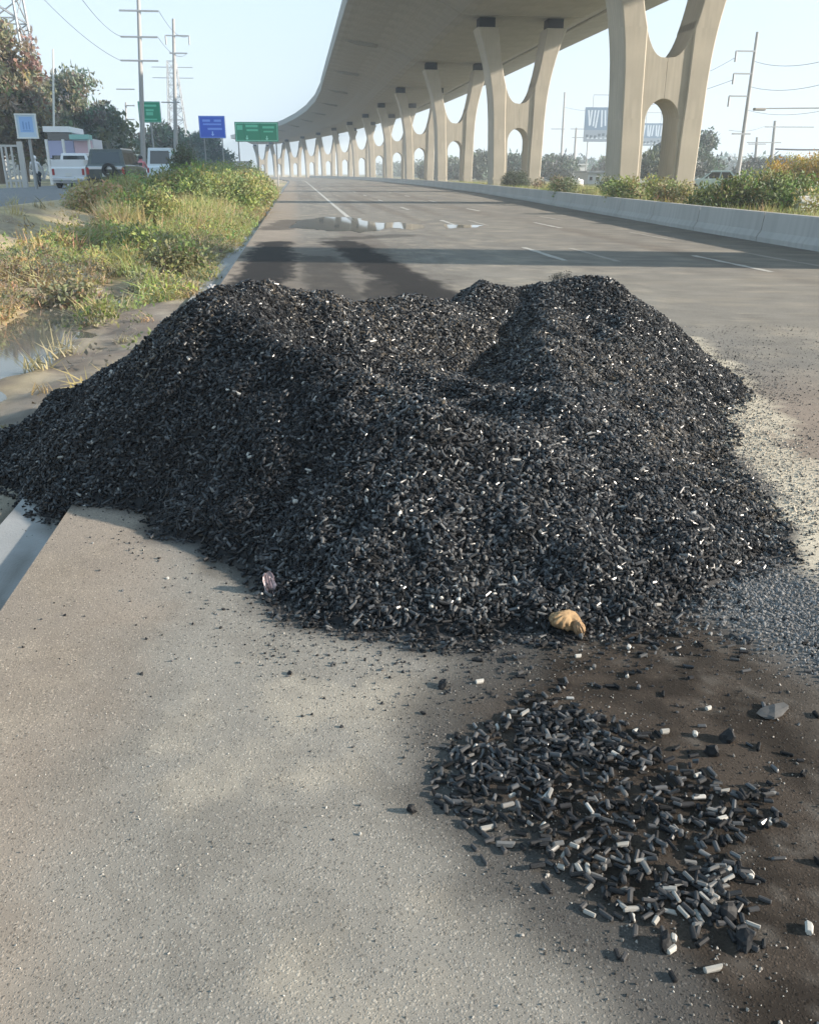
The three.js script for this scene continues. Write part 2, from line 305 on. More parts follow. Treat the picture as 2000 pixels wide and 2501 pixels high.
function stripe(x, z0, z1, w, y = 0.004, n = 6, ragged = 0.0) {
  const g = grid([0, 1], span(z0, z1, Math.abs(z1 - z0) / n).concat(z1), () => y, () => [1, 1, 1], 1), p = g.attributes.position, uv = g.attributes.uv;
  for (let i = 0; i < p.count; i++) { const z = p.getZ(i), X = x - w / 2 + p.getX(i) * w + ragged * (noise(z * 3, x * 7 + p.getX(i) * 5) - 0.5); p.setX(i, X - off(z)); uv.setXY(i, X / 2, z / 2); }
  g.deleteAttribute('color'); g.computeVertexNormals(); return g;
}
{
  const edge = []; for (let z = -30; z > -200; z -= 10) edge.push(stripe(1.82, z, z - 10, 0.15, 0.004, 4, 0.03));
  part('edge_line', edge, M.line, road);
  const dash = (x, zs, w) => zs.map((z) => stripe(x, z, z - 3, w, 0.004, 24, 0.06));
  part('lane_line', dash(4.82, [-15.9, -27.5, -39.5, -51.5, -63.5, -75.5], 0.12), M.line, road);
  part('lane_line', dash(7.6, [-13.6, -25.6, -37.6, -49.6, -61.6, -73.6], 0.12), M.line, road);
  part('worn_line', dash(5.75, [-15.6, -27.2], 0.12).concat(dash(8.9, [-14.0, -20.5, -30], 0.12)), M.oldLine, road);
}
// standing water across the shoulder and the first lane
function pool(name, pts, y, m) {
  const sh = new THREE.Shape(pts.map(([x, z]) => new THREE.Vector2(x, -z))), g = new THREE.ShapeGeometry(sh, 4); g.rotateX(-Math.PI / 2); g.translate(0, y, 0); return structure(name, g, m);
}
const wobble = (pts, amp, seed) => { const o = []; pts.forEach((a, i) => { const b = pts[(i + 1) % pts.length], n = 10; for (let k = 0; k < n; k++) { const t = k / n, x = lerp(a[0], b[0], t), z = lerp(a[1], b[1], t); o.push([x + amp * (fbm(x * 3 + seed, z * 0.9, 3) - 0.5), z + amp * 3 * (fbm(x * 2.2, z * 0.7 + seed, 3) - 0.5)]); } }); return o; };
M.puddle = new THREE.MeshPhysicalMaterial({ color: rgb(0.045, 0.042, 0.036), roughness: 0.03, ior: 1.33 });
M.ditch = new THREE.MeshPhysicalMaterial({ color: rgb(0.10, 0.10, 0.085), roughness: 0.04, ior: 1.33 });
pool('puddle', wobble([[-0.3, -26.5], [0.6, -25.6], [1.7, -24.6], [2.6, -26], [3.3, -25.2], [3.9, -27], [3.3, -29], [2.4, -29.5], [1.9, -33], [0.9, -33.6], [0.2, -31]], 0.7, 3), 0.004, M.puddle);
pool('puddle', wobble([[4.2, -25.8], [5.2, -26.2], [5.6, -27.4], [4.6, -27.8]], 0.4, 8), 0.004, M.puddle);
pool('ditch_water', wobble([[-2.2, -6], [-4.2, -6], [-4.4, -15], [-2.2, -15]], 0.1, 1), -0.165, M.ditch);

// gutter of pale concrete, a hand lower than the road
{
  const g = grid([-1.47, -1.36, -1.25, -1.155], [...span(14, 0, 0.6), ...span(0, -14, 0.12), ...geom(-14, -500, 1.05, 0.4)], (x, z) => -0.075 + 0.004 * noise(x * 9, z * 5) + (x + off(z) < -1.45 ? 0.012 : 0), (u, z) => {
    const n = fbm(u * 8, z * 3, 4); const c = mix3([0.30, 0.305, 0.31], [0.09, 0.085, 0.075], 0.9 * sst(0.42, 0.6, n + 0.3 * (fbm(u * 30, z * 22, 2) - 0.5))); return mix3(c, [0.05, 0.05, 0.05], 0.8 * sst(0.5, 0.66, fbm(u * 4 + 7, z * 0.5, 3)) * sst(-6, -9, z) * (1 - sst(-30, -45, z)));
  }, 4, true);
  M.gutterV = std(rgb(1.2, 1.2, 1.2), 0.45, { map: concreteMap, vertexColors: true, bumpMap: earthMap, bumpScale: 0.004 });
  structure('gutter', g, M.gutterV);
}
// frontage road on the left, higher than the main road
{
  const g = grid([-16.4, -13, -10, -7.0], [...span(20, -60, 4), ...geom(-60, -500, 1.1, 5)], () => 0.70, () => [1, 1, 1], 2, true); g.deleteAttribute('color');
  structure('frontage_road', g, M.sideRoad);
}

// ---------------------------------------------------------------- elevated highway
const PIERX = 18.2, DECKX = 18.4;
function shapeFrom(pts) { return new THREE.Shape(pts.map(([x, y]) => new THREE.Vector2(x, y))); }
function metreUV(g, s = 1) { const p = g.attributes.position, n = g.attributes.normal, uv = new Float32Array(p.count * 2); for (let i = 0; i < p.count; i++) { const ax = Math.abs(n.getX(i)), ay = Math.abs(n.getY(i)), az = Math.abs(n.getZ(i)); const [a, b] = az >= ax && az >= ay ? [p.getX(i), p.getY(i)] : ax >= ay ? [p.getZ(i), p.getY(i)] : [p.getX(i), p.getZ(i)]; uv[i * 2] = a * s; uv[i * 2 + 1] = b * s; } g.setAttribute('uv', new THREE.BufferAttribute(uv, 2)); return g; }
const outer = (y) => 1.98 + 0.17 * clamp(y / 6) + (y > 5.2 ? 0.030 * (y - 5.2) ** 2 : 0);
const pierParts = (() => {
  const T = 2.2;
  // inner edge of a leg: arch below, round valley above
  const innerLow = [[0.86, 0], [0.86, 3.9]]; for (let i = 1; i <= 8; i++) { const a = i / 8 * Math.PI / 2; innerLow.push([0.86 * Math.cos(a), 3.9 + 1.0 * Math.sin(a)]); }
  const innerUp = []; for (let i = 0; i <= 16; i++) { const t = i / 16; innerUp.push([1.95 * Math.pow(t, 0.62), 6.7 + 5.4 * Math.pow(t, 1.75)]); }
  const legIn = (y) => y < 9.2 ? 0.98 + 0.02 * y : 0;
  const leg = []; for (let i = 0; i <= 20; i++) { const y = 12.1 * i / 20; leg.push([outer(y), y]); }
  const up = innerUp.filter(([x, y]) => x > 1.12).reverse();
  const legPts = [...leg, ...up, [1.1, 4.6], [1.02, 3.0], [0.98, 0]];
  const ex = (sh, depth, bevel) => { const g = new THREE.ExtrudeGeometry(sh, { depth: depth - 2 * bevel, bevelEnabled: true, bevelSize: bevel, bevelThickness: bevel, bevelOffset: -bevel, bevelSegments: 1, curveSegments: 8 }); g.translate(0, 0, -depth / 2 + bevel); return metreUV(g); };
  const legR = ex(shapeFrom(legPts), T, 0.06);
  const webPts = []; // between the legs, a little recessed
  for (const [x, y] of innerUp.filter(([x]) => x <= 1.35)) webPts.push([x, y]);
  webPts.push([1.25, 4.7], [1.15, 3.0], [1.1, 0.02]);
  const half = [...webPts, ...innerLow.map(([x, y]) => [x, Math.max(y, 0.02)])];
  const webR = ex(shapeFrom(half), T - 0.22, 0.02);
  const mirror = (g) => { const m = g.clone(); m.scale(-1, 1, 1); const p = m.attributes.position.array, n = m.attributes.normal.array, u = m.attributes.uv.array; for (let i = 0; i < m.attributes.position.count; i += 3) for (let k = 0; k < 3; k++) { [p[(i + 1) * 3 + k], p[(i + 2) * 3 + k]] = [p[(i + 2) * 3 + k], p[(i + 1) * 3 + k]];[n[(i + 1) * 3 + k], n[(i + 2) * 3 + k]] = [n[(i + 2) * 3 + k], n[(i + 1) * 3 + k]]; if (k < 2) [u[(i + 1) * 2 + k], u[(i + 2) * 2 + k]] = [u[(i + 2) * 2 + k], u[(i + 1) * 2 + k]]; } return m; };
  const band = [-1, 1].map((s) => metreUV(box(1.12, 0.16, T + 0.05, s * 1.49, 1.05, 0).toNonIndexed()));
  const pad = [-1, 1].map((s) => metreUV(box(1.25, 0.75, 1.3, s * 2.75, 12.44, 0).toNonIndexed()));
  return { legR, legL: mirror(legR), web: mergeGeometries([webR, mirror(webR)]), band, pad };
})();
function makePier(z, label) {
  const t = thing('bridge_pier', label, 'pier', [PIERX - off(z), 0, z], headingAt(z), 'concrete piers carrying the elevated highway');
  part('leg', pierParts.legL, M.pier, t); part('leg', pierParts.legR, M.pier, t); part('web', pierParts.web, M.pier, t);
  for (const k of [0, 1]) { part('base_band', pierParts.band[k], M.pier, t); part('bearing', pierParts.pad[k], M.black, t); }
  return t;
}
const PZ = [-13]; for (let z = -46.1; z > -410; z -= 30) PZ.push(z);
const pierLabel = ['beige concrete H-shaped pier just outside the right edge, nearest of the row', 'tall beige H-shaped pier with round arch, cut by the top edge of the photo', 'second beige H-shaped pier whose whole top shows below the deck', 'third beige H-shaped pier from the right, half as tall as the second'];
const ord = ['', '', '', '', 'fourth', 'fifth', 'sixth', 'seventh', 'eighth', 'ninth', 'tenth', 'eleventh', 'twelfth', 'thirteenth', 'fourteenth', 'fifteenth', 'sixteenth'];
const firstPier = makePier(PZ[0], pierLabel[0]);
PZ.slice(1).forEach((z, i) => { copy(firstPier, pierLabel[i + 1] ?? ord[i + 1] + ' concrete pier along the row under the elevated highway, counted from the right', [PIERX - off(z), 0, z], headingAt(z)); });
{
  const hw = thing('elevated_highway', 'long grey concrete elevated highway curving away to the left on piers', 'elevated highway');
  const low = [[-13.4, 15.0], [-12.9, 14.86], [-11, 14.66], [-9.2, 14.42], [-7.6, 14.05], [-6.2, 13.5], [-5.2, 13.0], [-4.6, 12.86]];
  const sec = [...low, ...low.map(([x, y]) => [-x, y]).reverse(), [13.4, 15.35], [-13.4, 15.35]];
  const spanGeo = (pts, L) => { const g = new THREE.ExtrudeGeometry(shapeFrom(pts), { depth: L, bevelEnabled: false }); g.translate(0, 0, -L / 2); return metreUV(g); };
  const spanG = spanGeo(sec, 29.86);
  const parG = [-1, 1].map((s) => spanGeo([[s * 13.42, 15.1], [s * 13.42, 16.35], [s * 13.2, 16.35], [s * 13.1, 15.36], [s * 13.39, 15.3]], 29.95));
  const stripG = cyl(0.13, 0.13, V(6.55, 13.42, -15), V(6.55, 13.42, 15), 8);  // rod added to make the light strip along the right wing soffit
  const ribG = [0, 1].map((k) => { const g = new THREE.ExtrudeGeometry(shapeFrom([[-12.6, 14.84], [-11, 14.4], [-9.0, 14.15], [-9.0, 14.5], [-11, 14.7]]), { depth: 0.35, bevelEnabled: false }); g.translate(0, 0, k ? 14.3 : -14.7); return metreUV(g); });
  for (const z of [30, 0, -30, -60, -90, -120, -150, -180, -210, -240, -270, -300, -330, -360, -390]) {
    const turn = headingAt(z), x = DECKX - off(z);
    for (const [n, g, m] of [['deck_span', spanG, M.deck], ['parapet', parG[0], M.parapet], ['parapet', parG[1], M.parapet], ['strip_rod', stripG, M.parapet], ['wing_rib', ribG[0], M.deck], ['wing_rib', ribG[1], M.deck]]) { const o = part(n, g, m, hw); o.position.set(x, 0, z); o.rotation.y = turn; }
  }
}
// median barrier along the right of the road
{
  const bar = thing('median_barrier', 'low pale grey concrete barrier running along the right edge of the road', 'barrier');
  const sec = [[-0.24, -0.1], [-0.24, 0.1], [-0.15, 0.24], [-0.11, 0.62], [-0.09, 0.645], [0.09, 0.645], [0.11, 0.62], [0.15, 0.24], [0.24, 0.1], [0.24, -0.1]];
  const geos = [3.97, 11.97].map((L) => { const g = new THREE.ExtrudeGeometry(shapeFrom(sec), { depth: L, bevelEnabled: false }); g.translate(0, 0, -L / 2); return metreUV(g); });
  for (let z = 4; z > -300;) {
    const L = z > -80 ? 4 : 12, a = bx(z), b = bx(z - L), o = part('barrier_block', geos[L === 4 ? 0 : 1], M.barrier, bar);
    o.position.set((a + b) / 2, 0, z - L / 2); o.rotation.y = Math.atan2(a - b, L); z -= L;
  }
}

// ---------------------------------------------------------------- vegetation tools
function leafGeo(w, h, bend = 0.25) { const g = new THREE.BufferGeometry(); g.setAttribute('position', new THREE.Float32BufferAttribute([0, 0, 0, w / 2, h * 0.45, bend * w, 0, h, 0, -w / 2, h * 0.45, bend * w], 3)); g.setAttribute('uv', new THREE.Float32BufferAttribute([0.5, 0, 1, 0.5, 0.5, 1, 0, 0.5], 2)); g.setIndex([0, 1, 3, 1, 2, 3]); g.computeVertexNormals(); return g; }
function sprig(seed, n, size, lw) { // a twig's worth of leaves within a ball of radius size
  const r = rng(seed), gs = [];
  for (let i = 0; i < n; i++) { const g = leafGeo(lw * (0.6 + 0.7 * r()), lw * (1.3 + 1.2 * r())); g.rotateX(r() * 2.6 - 0.6); g.rotateY(r() * 6.3); g.rotateZ(r() * 1.6 - 0.8); const a = r() * 6.3, b = Math.acos(2 * r() - 1), q = size * Math.cbrt(r()); g.translate(q * Math.sin(b) * Math.cos(a), q * Math.cos(b), q * Math.sin(b) * Math.sin(a)); gs.push(g); }
  return mergeGeometries(gs);
}
function grassClump(seed, n, h, w, spread, lean) {
  const r = rng(seed), gs = [];
  for (let i = 0; i < n; i++) {
    const H = h * (0.5 + 0.5 * r()), l = lean * H * (0.3 + r()), a = r() * 6.3, W = w * (0.7 + 0.6 * r());
    const g = new THREE.BufferGeometry(); g.setAttribute('position', new THREE.Float32BufferAttribute([-W / 2, 0, 0, W / 2, 0, 0, -W * 0.4, H * 0.55, l * 0.35, W * 0.4, H * 0.55, l * 0.35, 0, H, l], 3)); g.setAttribute('uv', new THREE.Float32BufferAttribute([0, 0, 1, 0, 0, 0.5, 1, 0.5, 0.5, 1], 2)); g.setIndex([0, 1, 2, 1, 3, 2, 2, 3, 4]); g.computeVertexNormals();
    g.rotateY(a); const q = spread * Math.sqrt(r()), b = r() * 6.3; g.translate(q * Math.cos(b), 0, q * Math.sin(b)); gs.push(g);
  }
  return mergeGeometries(gs);
}
const Q = (r, tilt) => new THREE.Quaternion().setFromEuler(new THREE.Euler((r() - 0.5) * tilt, r() * 6.3, (r() - 0.5) * tilt));
const jitter = (r, c, k) => rgb(c[0] * (1 + (r() - 0.5) * k), c[1] * (1 + (r() - 0.5) * k), c[2] * (1 + (r() - 0.5) * k));
const sprigBig = [sprig(1, 26, 0.55, 0.20), sprig(2, 26, 0.55, 0.20)], sprigSmall = [sprig(3, 44, 0.2, 0.036), sprig(4, 44, 0.2, 0.036)];
function scatterMesh(lists, geos) { // real, merged copies with a colour each
  let n = 0; lists.forEach((l, k) => { n += l.length * geos[k].attributes.position.count; });
  const pos = new Float32Array(n * 3), nor = new Float32Array(n * 3), col = new Float32Array(n * 3), uv = new Float32Array(n * 2), idx = [], m = new THREE.Matrix4(), v = V(0, 0, 0); let at_ = 0;
  lists.forEach((l, k) => { const P = geos[k].attributes.position, N = geos[k].attributes.normal, I = geos[k].index.array; for (const e of l) { m.compose(e.p, e.q, e.s); for (const i of I) idx.push(i + at_); for (let i = 0; i < P.count; i++, at_++) { v.fromBufferAttribute(P, i).applyMatrix4(m).toArray(pos, at_ * 3); v.fromBufferAttribute(N, i).applyQuaternion(e.q).toArray(nor, at_ * 3); e.c.toArray(col, at_ * 3); } } });
  const g = new THREE.BufferGeometry(); g.setAttribute('position', new THREE.BufferAttribute(pos, 3)); g.setAttribute('normal', new THREE.BufferAttribute(nor, 3)); g.setAttribute('color', new THREE.BufferAttribute(col, 3)); g.setAttribute('uv', new THREE.BufferAttribute(uv, 2)); g.setIndex(idx); return g;
}
// tree: blobs = [x, y, z, rx, ry, rz] in metres from its base
function tree(name, label, pos, H, blobs, col, seed, opts = {}) {
  const r = rng(seed), t = thing(name, label, opts.category ?? 'tree', pos, 0, opts.group);
  const gs = [], top = H * 0.55, lean = opts.lean ?? 0.3;
  gs.push(cyl(opts.trunk ?? H * 0.028, (opts.trunk ?? H * 0.028) * 0.55, V(0, -0.3, 0), V(lean, top, 0), 8));
  for (const [x, y, z] of blobs) gs.push(cyl(H * 0.013, H * 0.004, V(lean * 0.7, top * (0.55 + 0.4 * r()), 0), V(x, y, z), 5));
  part('trunk', gs, M.bark, t);
  const list = [[], []];
  for (const [x, y, z, rx, ry, rz] of blobs) {
    const n = Math.round((opts.density ?? 9) * (rx * ry + ry * rz + rx * rz));
    for (let i = 0; i < n; i++) {
      const a = r() * 6.3, b = Math.acos(2 * r() - 1), q = 0.45 + 0.6 * Math.pow(r(), 0.6), px = x + rx * q * Math.sin(b) * Math.cos(a), py = y + ry * q * Math.cos(b), pz = z + rz * q * Math.sin(b) * Math.sin(a);
      if (noise(px * 0.9 + seed, py * 0.9 + pz * 0.6) < (opts.gap ?? 0.3)) continue;
      const s = (opts.size ?? 1) * (0.7 + 0.7 * r());
      list[i & 1].push({ p: V(px, py, pz), q: Q(r, 2), s: V(s, s, s), c: jitter(r, opts.col2 && r() < 0.35 ? opts.col2 : col, 0.5) });
    }
  }
  part('crown', scatterMesh(list, opts.small ? sprigSmall : sprigBig), M.leafV, t);
  return t;
}

// verge: dry grass, weeds, creeping plants
const GREEN = [0.20, 0.245, 0.065], LIME = [0.36, 0.385, 0.11], DRY = [0.52, 0.425, 0.22], OCHRE = [0.42, 0.325, 0.13], DUSTY = [0.20, 0.185, 0.115], DARKG = [0.06, 0.09, 0.035];
{
  const r = rng(21), dry = [], green = [], low = [];
  const gA = grassClump(1, 22, 0.34, 0.012, 0.13, 0.7), gB = grassClump(2, 26, 0.62, 0.016, 0.18, 0.5), gC = sprig(9, 40, 0.17, 0.024);
  for (let i = 0; i < 60000; i++) {
    const z = -3.5 - 66 * Math.pow(r(), 1.7), u = -1.45 - 5.6 * r(), x = u - off(z), n = fbm(u * 0.55 + 7, z * 0.3, 3), n2 = fbm(u * 1.4 + 2, z * 1.1, 3), d = -z;
    const water = z < -5.5 && z > -14.5 && u < -1.9 && u > -3.7; if (water && groundY(x, z) < -0.13) continue;
    const y = groundY(x, z) - 0.02;
    if (z > -12 && u > -2.3 && r() < 0.93) continue;
    const high = 0.24 + 0.31 * sst(18, 28, d) + 0.75 * sst(30, 50, d) * sst(-6.4, -5, u); if (u > -2.4 && r() > 0.25 + 0.75 * sst(-1.5, -2.4, u + 0.9 * (n2 - 0.5))) continue; const hh = high * (0.45 + 0.55 * sst(-1.5, -2.8, u + (n2 - 0.5))) * (0.6 + 0.8 * n);
    const s = (0.55 + 0.8 * r()) * (1 + 0.01 * d);
    if (u < -4.7 && d < 36 && r() < 0.55 + 0.4 * sst(-4.7, -5.5, u)) continue;
    const sandy = z > -34 && u < -4.6 && n2 > 0.40;
    if (sandy && r() < 0.9) continue;
    const greenness = -0.25 + sst(13, 26, d) * 1.05 - 0.0 * sst(11, 24, d) * 0.8 + (n - 0.5) * 2.2 - (u < -5.2 ? 0.35 : 0);
    if (r() < greenness && d > 9) {
      if (n2 < 0.36 + 0.12 * (1 - sst(16, 28, d))) continue;
      if (r() < 0.52) green.push({ p: V(x, y, z), q: Q(r, 0.9), s: V(s, s * hh * (1.8 - 0.8 * sst(28, 42, d)), s), c: jitter(r, r() < 0.55 ? LIME : DRY, 0.4) });
      else low.push({ p: V(x, y + 0.62 * s * hh * r(), z), q: Q(r, 2), s: V(s * 1.3, s * 1.2, s * 1.3), c: jitter(r, r() < 0.45 ? GREEN : LIME, 0.6) });
    }
    else if (r() < 0.5) { if (n2 < 0.44 && d < 18) continue; dry.push({ p: V(x, y, z), q: Q(r, 1.2), s: V(s, s * (0.42 + 0.4 * sst(17, 26, d)), s), c: jitter(r, r() < 0.5 ? DRY : r() < 0.5 ? OCHRE : DUSTY, 0.4) }); }
    else if (n2 > 0.5) low.push({ p: V(x, y + 0.1 * r(), z), q: Q(r, 2), s: V(s, s, s), c: jitter(r, r() < 0.5 ? DUSTY : n > 0.5 ? GREEN : OCHRE, 0.5) });
  }
  const st = (o, label, cat) => tag(o, label, cat);
  st(instanced('dry_grass', gA, M.leaf, dry, scene), 'dry straw-coloured grass on the verge left of the gutter', 'grass');
  st(instanced('green_weeds', gB, M.leaf, green, scene), 'tall yellow-green weeds along the verge farther up the road', 'weeds');
  st(instanced('creeping_plants', gC, M.leaf, low, scene), 'low leafy creepers and dead leaves covering the verge', 'ground cover');
}
// single bushes on the verge
{
  const B = (px, py, z, w, h, col, label, seed, o = {}) => { const p = at(px, py, z); const gy = groundY(p.x, z); tree('roadside_bush', label, [p.x, gy, z], h, [[0, h * 0.5, 0, w * 0.5, h * 0.48, w * 0.45], [w * 0.28, h * 0.62, 0.1, w * 0.3, h * 0.34, w * 0.3], [-w * 0.3, h * 0.42, 0, w * 0.3, h * 0.38, w * 0.3]], col, seed, { small: true, density: 95, trunk: 0.02, category: 'bush', lean: 0.05, gap: 0.28, ...o }); };
  B(70, 560, -13.5, 0.9, 0.42, [0.24, 0.21, 0.13], 'dusty grey-green bush at the left edge below the sandy bank', 101, { col2: [0.34, 0.28, 0.16], gap: 0.4 });
  B(150, 600, -12.3, 0.6, 0.3, [0.24, 0.21, 0.13], 'low grey-brown bush right of the dusty bush above the yellow grass', 102, { col2: [0.32, 0.26, 0.14], gap: 0.4 });
  B(320, 560, -17, 0.6, 0.6, [0.15, 0.21, 0.06], 'dark green bush in the middle of the verge above the pale rubble', 103, { col2: LIME });
  B(430, 610, -15, 0.8, 0.4, [0.24, 0.21, 0.09], 'brownish bush beside the gutter above the left crest of the pile', 104, { col2: GREEN });
  B(300, 660, -13, 0.5, 0.24, [0.16, 0.17, 0.11], 'low dark weed patch beside the pale lumps in the ditch', 105, { col2: DUSTY });
  B(440, 470, -30, 2.2, 1.5, GREEN, 'broad yellow-green bush standing below the white van', 106, { density: 50, size: 1.5, col2: LIME });
  B(540, 470, -33, 2.4, 1.5, LIME, 'bright green bush below the blue sign', 107, { density: 50, size: 1.5, col2: GREEN });
  B(600, 470, -38, 2.0, 1.45, LIME, 'bright green bush beside the gutter below the twin-panel green sign', 108, { density: 50, size: 1.5, col2: GREEN });
  B(350, 500, -24, 1.6, 1.0, GREEN, 'green bush on the bank below the dark off-roader', 109, { density: 60, size: 1.3, col2: LIME });
  B(446, 395, -48, 1.0, 2.2, [0.11, 0.14, 0.06], 'slim grey-green shrub rising in front of the white van', 110, { density: 45, size: 1.6 });
  B(230, 470, -26, 1.3, 0.7, DRY, 'dry straw-coloured bush on the bank below the two cars', 112, { col2: LIME, density: 70, size: 1.2 });
}

// ---------------------------------------------------------------- the charcoal pile
function briquette(seed, seg, broken) { // 1 long, 1 thick, lying along y
  const g0 = new THREE.LatheGeometry([[0, -0.5], [0.40, -0.5], [0.5, -0.455], [0.5, 0.455], [0.40, 0.5], [0, 0.5]].map(([x, y]) => new THREE.Vector2(x, y)), seg);
  const p = g0.attributes.position, r = rng(seed);
  for (let i = 0; i < p.count; i++) { const x = p.getX(i), y = p.getY(i), z = p.getZ(i), k = 1 + 0.26 * (hash2(Math.round(x * 40) + seed, Math.round(y * 9 + z * 40)) - 0.5); p.setXYZ(i, x * k, y + (broken && y > 0.3 ? -0.18 * (x + 0.5) - 0.1 * z : 0), z * k); }
  let g = mergeVertices(g0.deleteAttribute('uv').deleteAttribute('normal'), 1e-3); g = toCreasedNormals(g, 0.5); return metreUV(g, 0.12);
}
const BR = [briquette(1, 8, false), briquette(2, 7, true), briquette(3, 6, true), briquette(4, 8, false)];
function lump(seed, det = 1, amp = 0.5) { let g = mergeVertices(new THREE.IcosahedronGeometry(0.5, det).deleteAttribute('uv').deleteAttribute('normal'), 1e-4); const p = g.attributes.position; for (let i = 0; i < p.count; i++) { const k = 1 + amp * (hash2(seed * 31 + i, seed) - 0.5); p.setXYZ(i, p.getX(i) * k, p.getY(i) * k, p.getZ(i) * k); } g = g.toNonIndexed(); g.computeVertexNormals(); return metreUV(g, 0.12); }
const LUMP = [lump(1), lump(2), lump(3)], CHIP = [lump(5, 0, 0.9), lump(6, 0, 0.9)];
const floorY = (x, z) => (x > -1.15 ? 0 : x > -1.46 ? -0.075 : groundY(x, z));
function toneOf(r, ash = 1) { const t = 1 - r() / ash; if (t > 0.985) { const v = 0.26 + 0.2 * r(); return rgb(v, v * 0.97, v * 0.91); } if (t > 0.93) { const v = 0.10 + 0.09 * r(); return rgb(v, v * 0.99, v * 0.97); } if (t > 0.60) { const v = 0.032 + 0.065 * r(); return rgb(v * 0.97, v, v * 1.05); } const v = 0.005 + 0.014 * r(); return rgb(v * 0.88, v * 0.99, v * 1.2); }  // darkest tones tinted blue, the cool of shade put into the colour
const UP = V(0, 1, 0);
function lie(r, n, tilt) { // random lie on a surface with normal n
  const a = r() * 6.3, t = V(Math.cos(a), 0, Math.sin(a)); t.addScaledVector(n, -t.dot(n)).normalize().addScaledVector(n, (r() - 0.4) * tilt).normalize();
  const q = new THREE.Quaternion().setFromUnitVectors(UP, t); return q.multiply(new THREE.Quaternion().setFromAxisAngle(UP, r() * 6.3));
}
{
  const pile = thing('charcoal_pile', 'big black heap of dumped charcoal briquettes filling the shoulder of the road', 'charcoal pile');
  const xs = span(-2.3, 4.1, 0.04), zs = span(-8.2, -2.0, 0.04);
  const g = grid(xs, zs.reverse(), (x, z) => { const y = pileY(x, z) - 0.012; return y > floorY(x, z) - 0.03 ? y : -0.9; }, () => [1, 1, 1], 1); g.deleteAttribute('color');
  M.core = std(rgb(0.009, 0.010, 0.012), 0.85); part('charcoal_core', g, M.core, pile);
  const r = rng(77), near = [], lists = [[], [], [], []], chips = [[], []];
  const nrm = (x, z) => V(pileY(x - 0.04, z) - pileY(x + 0.04, z), 0.08, pileY(x, z - 0.04) - pileY(x, z + 0.04)).normalize();
  let made = 0;
  while (made < 165000) {
    const x = -2.3 + 6.4 * r(), z = -8.1 + 6.1 * r(), y = pileY(x, z), f = floorY(x, z), up = y - f;
    if (up < -0.05) continue;
    if (up < 0.03 && r() > 0.25 + 10 * Math.max(0, up)) continue;
    const n = up > 0.01 ? nrm(x, z) : UP, L = (0.014 + 0.024 * r()) * (r() < 0.03 ? 1.6 : 1), W = 0.008 + 0.0065 * r() * r() + 0.001;
    const dirt = sst(0.55, 0.7, fbm(x * 1.1 + 3.7, z * 1.1 + 1.2, 3)) * 0.45;
    const ash = clamp(0.25 + 0.9 * sst(-0.6, 1.0, x + 1.6 * (fbm(x * 1.3, z * 1.3 + 20, 3) - 0.5))), c = toneOf(r, ash); if (r() < dirt * 0.6) c.lerp(rgb(0.20, 0.165, 0.12), 0.45 * r());  // left pieces blacker, right ones greyer: shade of the heap put into the tones
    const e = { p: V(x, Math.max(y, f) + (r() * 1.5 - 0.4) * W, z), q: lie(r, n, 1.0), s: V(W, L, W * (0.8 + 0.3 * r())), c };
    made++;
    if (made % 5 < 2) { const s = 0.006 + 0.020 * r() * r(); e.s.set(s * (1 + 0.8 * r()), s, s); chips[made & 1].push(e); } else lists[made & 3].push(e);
  }
  // the pieces that show largest (nearest the camera) are single parts
  const all = lists.flatMap((l, k) => l.map((e) => ({ e, k }))).filter(({ e }) => pileY(e.p.x, e.p.z) > floorY(e.p.x, e.p.z) - 0.02).sort((a, b) => b.e.p.z - a.e.p.z).slice(0, 240), gone = new Set(all.map((a) => a.e));
  const tones = [rgb(0.010, 0.011, 0.013), rgb(0.022, 0.023, 0.025), rgb(0.05, 0.05, 0.052), rgb(0.15, 0.147, 0.142)].map((c, i) => new THREE.MeshPhysicalMaterial({ color: c.multiplyScalar(1.7), roughness: i & 1 ? 0.42 : 0.65, specularIntensity: 0.6, map: earthMap }));
  M.tones = tones;
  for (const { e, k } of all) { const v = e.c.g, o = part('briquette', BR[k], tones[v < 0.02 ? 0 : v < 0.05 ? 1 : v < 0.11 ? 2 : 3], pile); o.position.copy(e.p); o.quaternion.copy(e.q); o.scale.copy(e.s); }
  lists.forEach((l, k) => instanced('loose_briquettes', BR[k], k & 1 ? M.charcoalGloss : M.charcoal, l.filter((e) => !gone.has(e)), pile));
  chips.forEach((l, k) => instanced('charcoal_chips', CHIP[k], M.charcoal, l, pile));
}
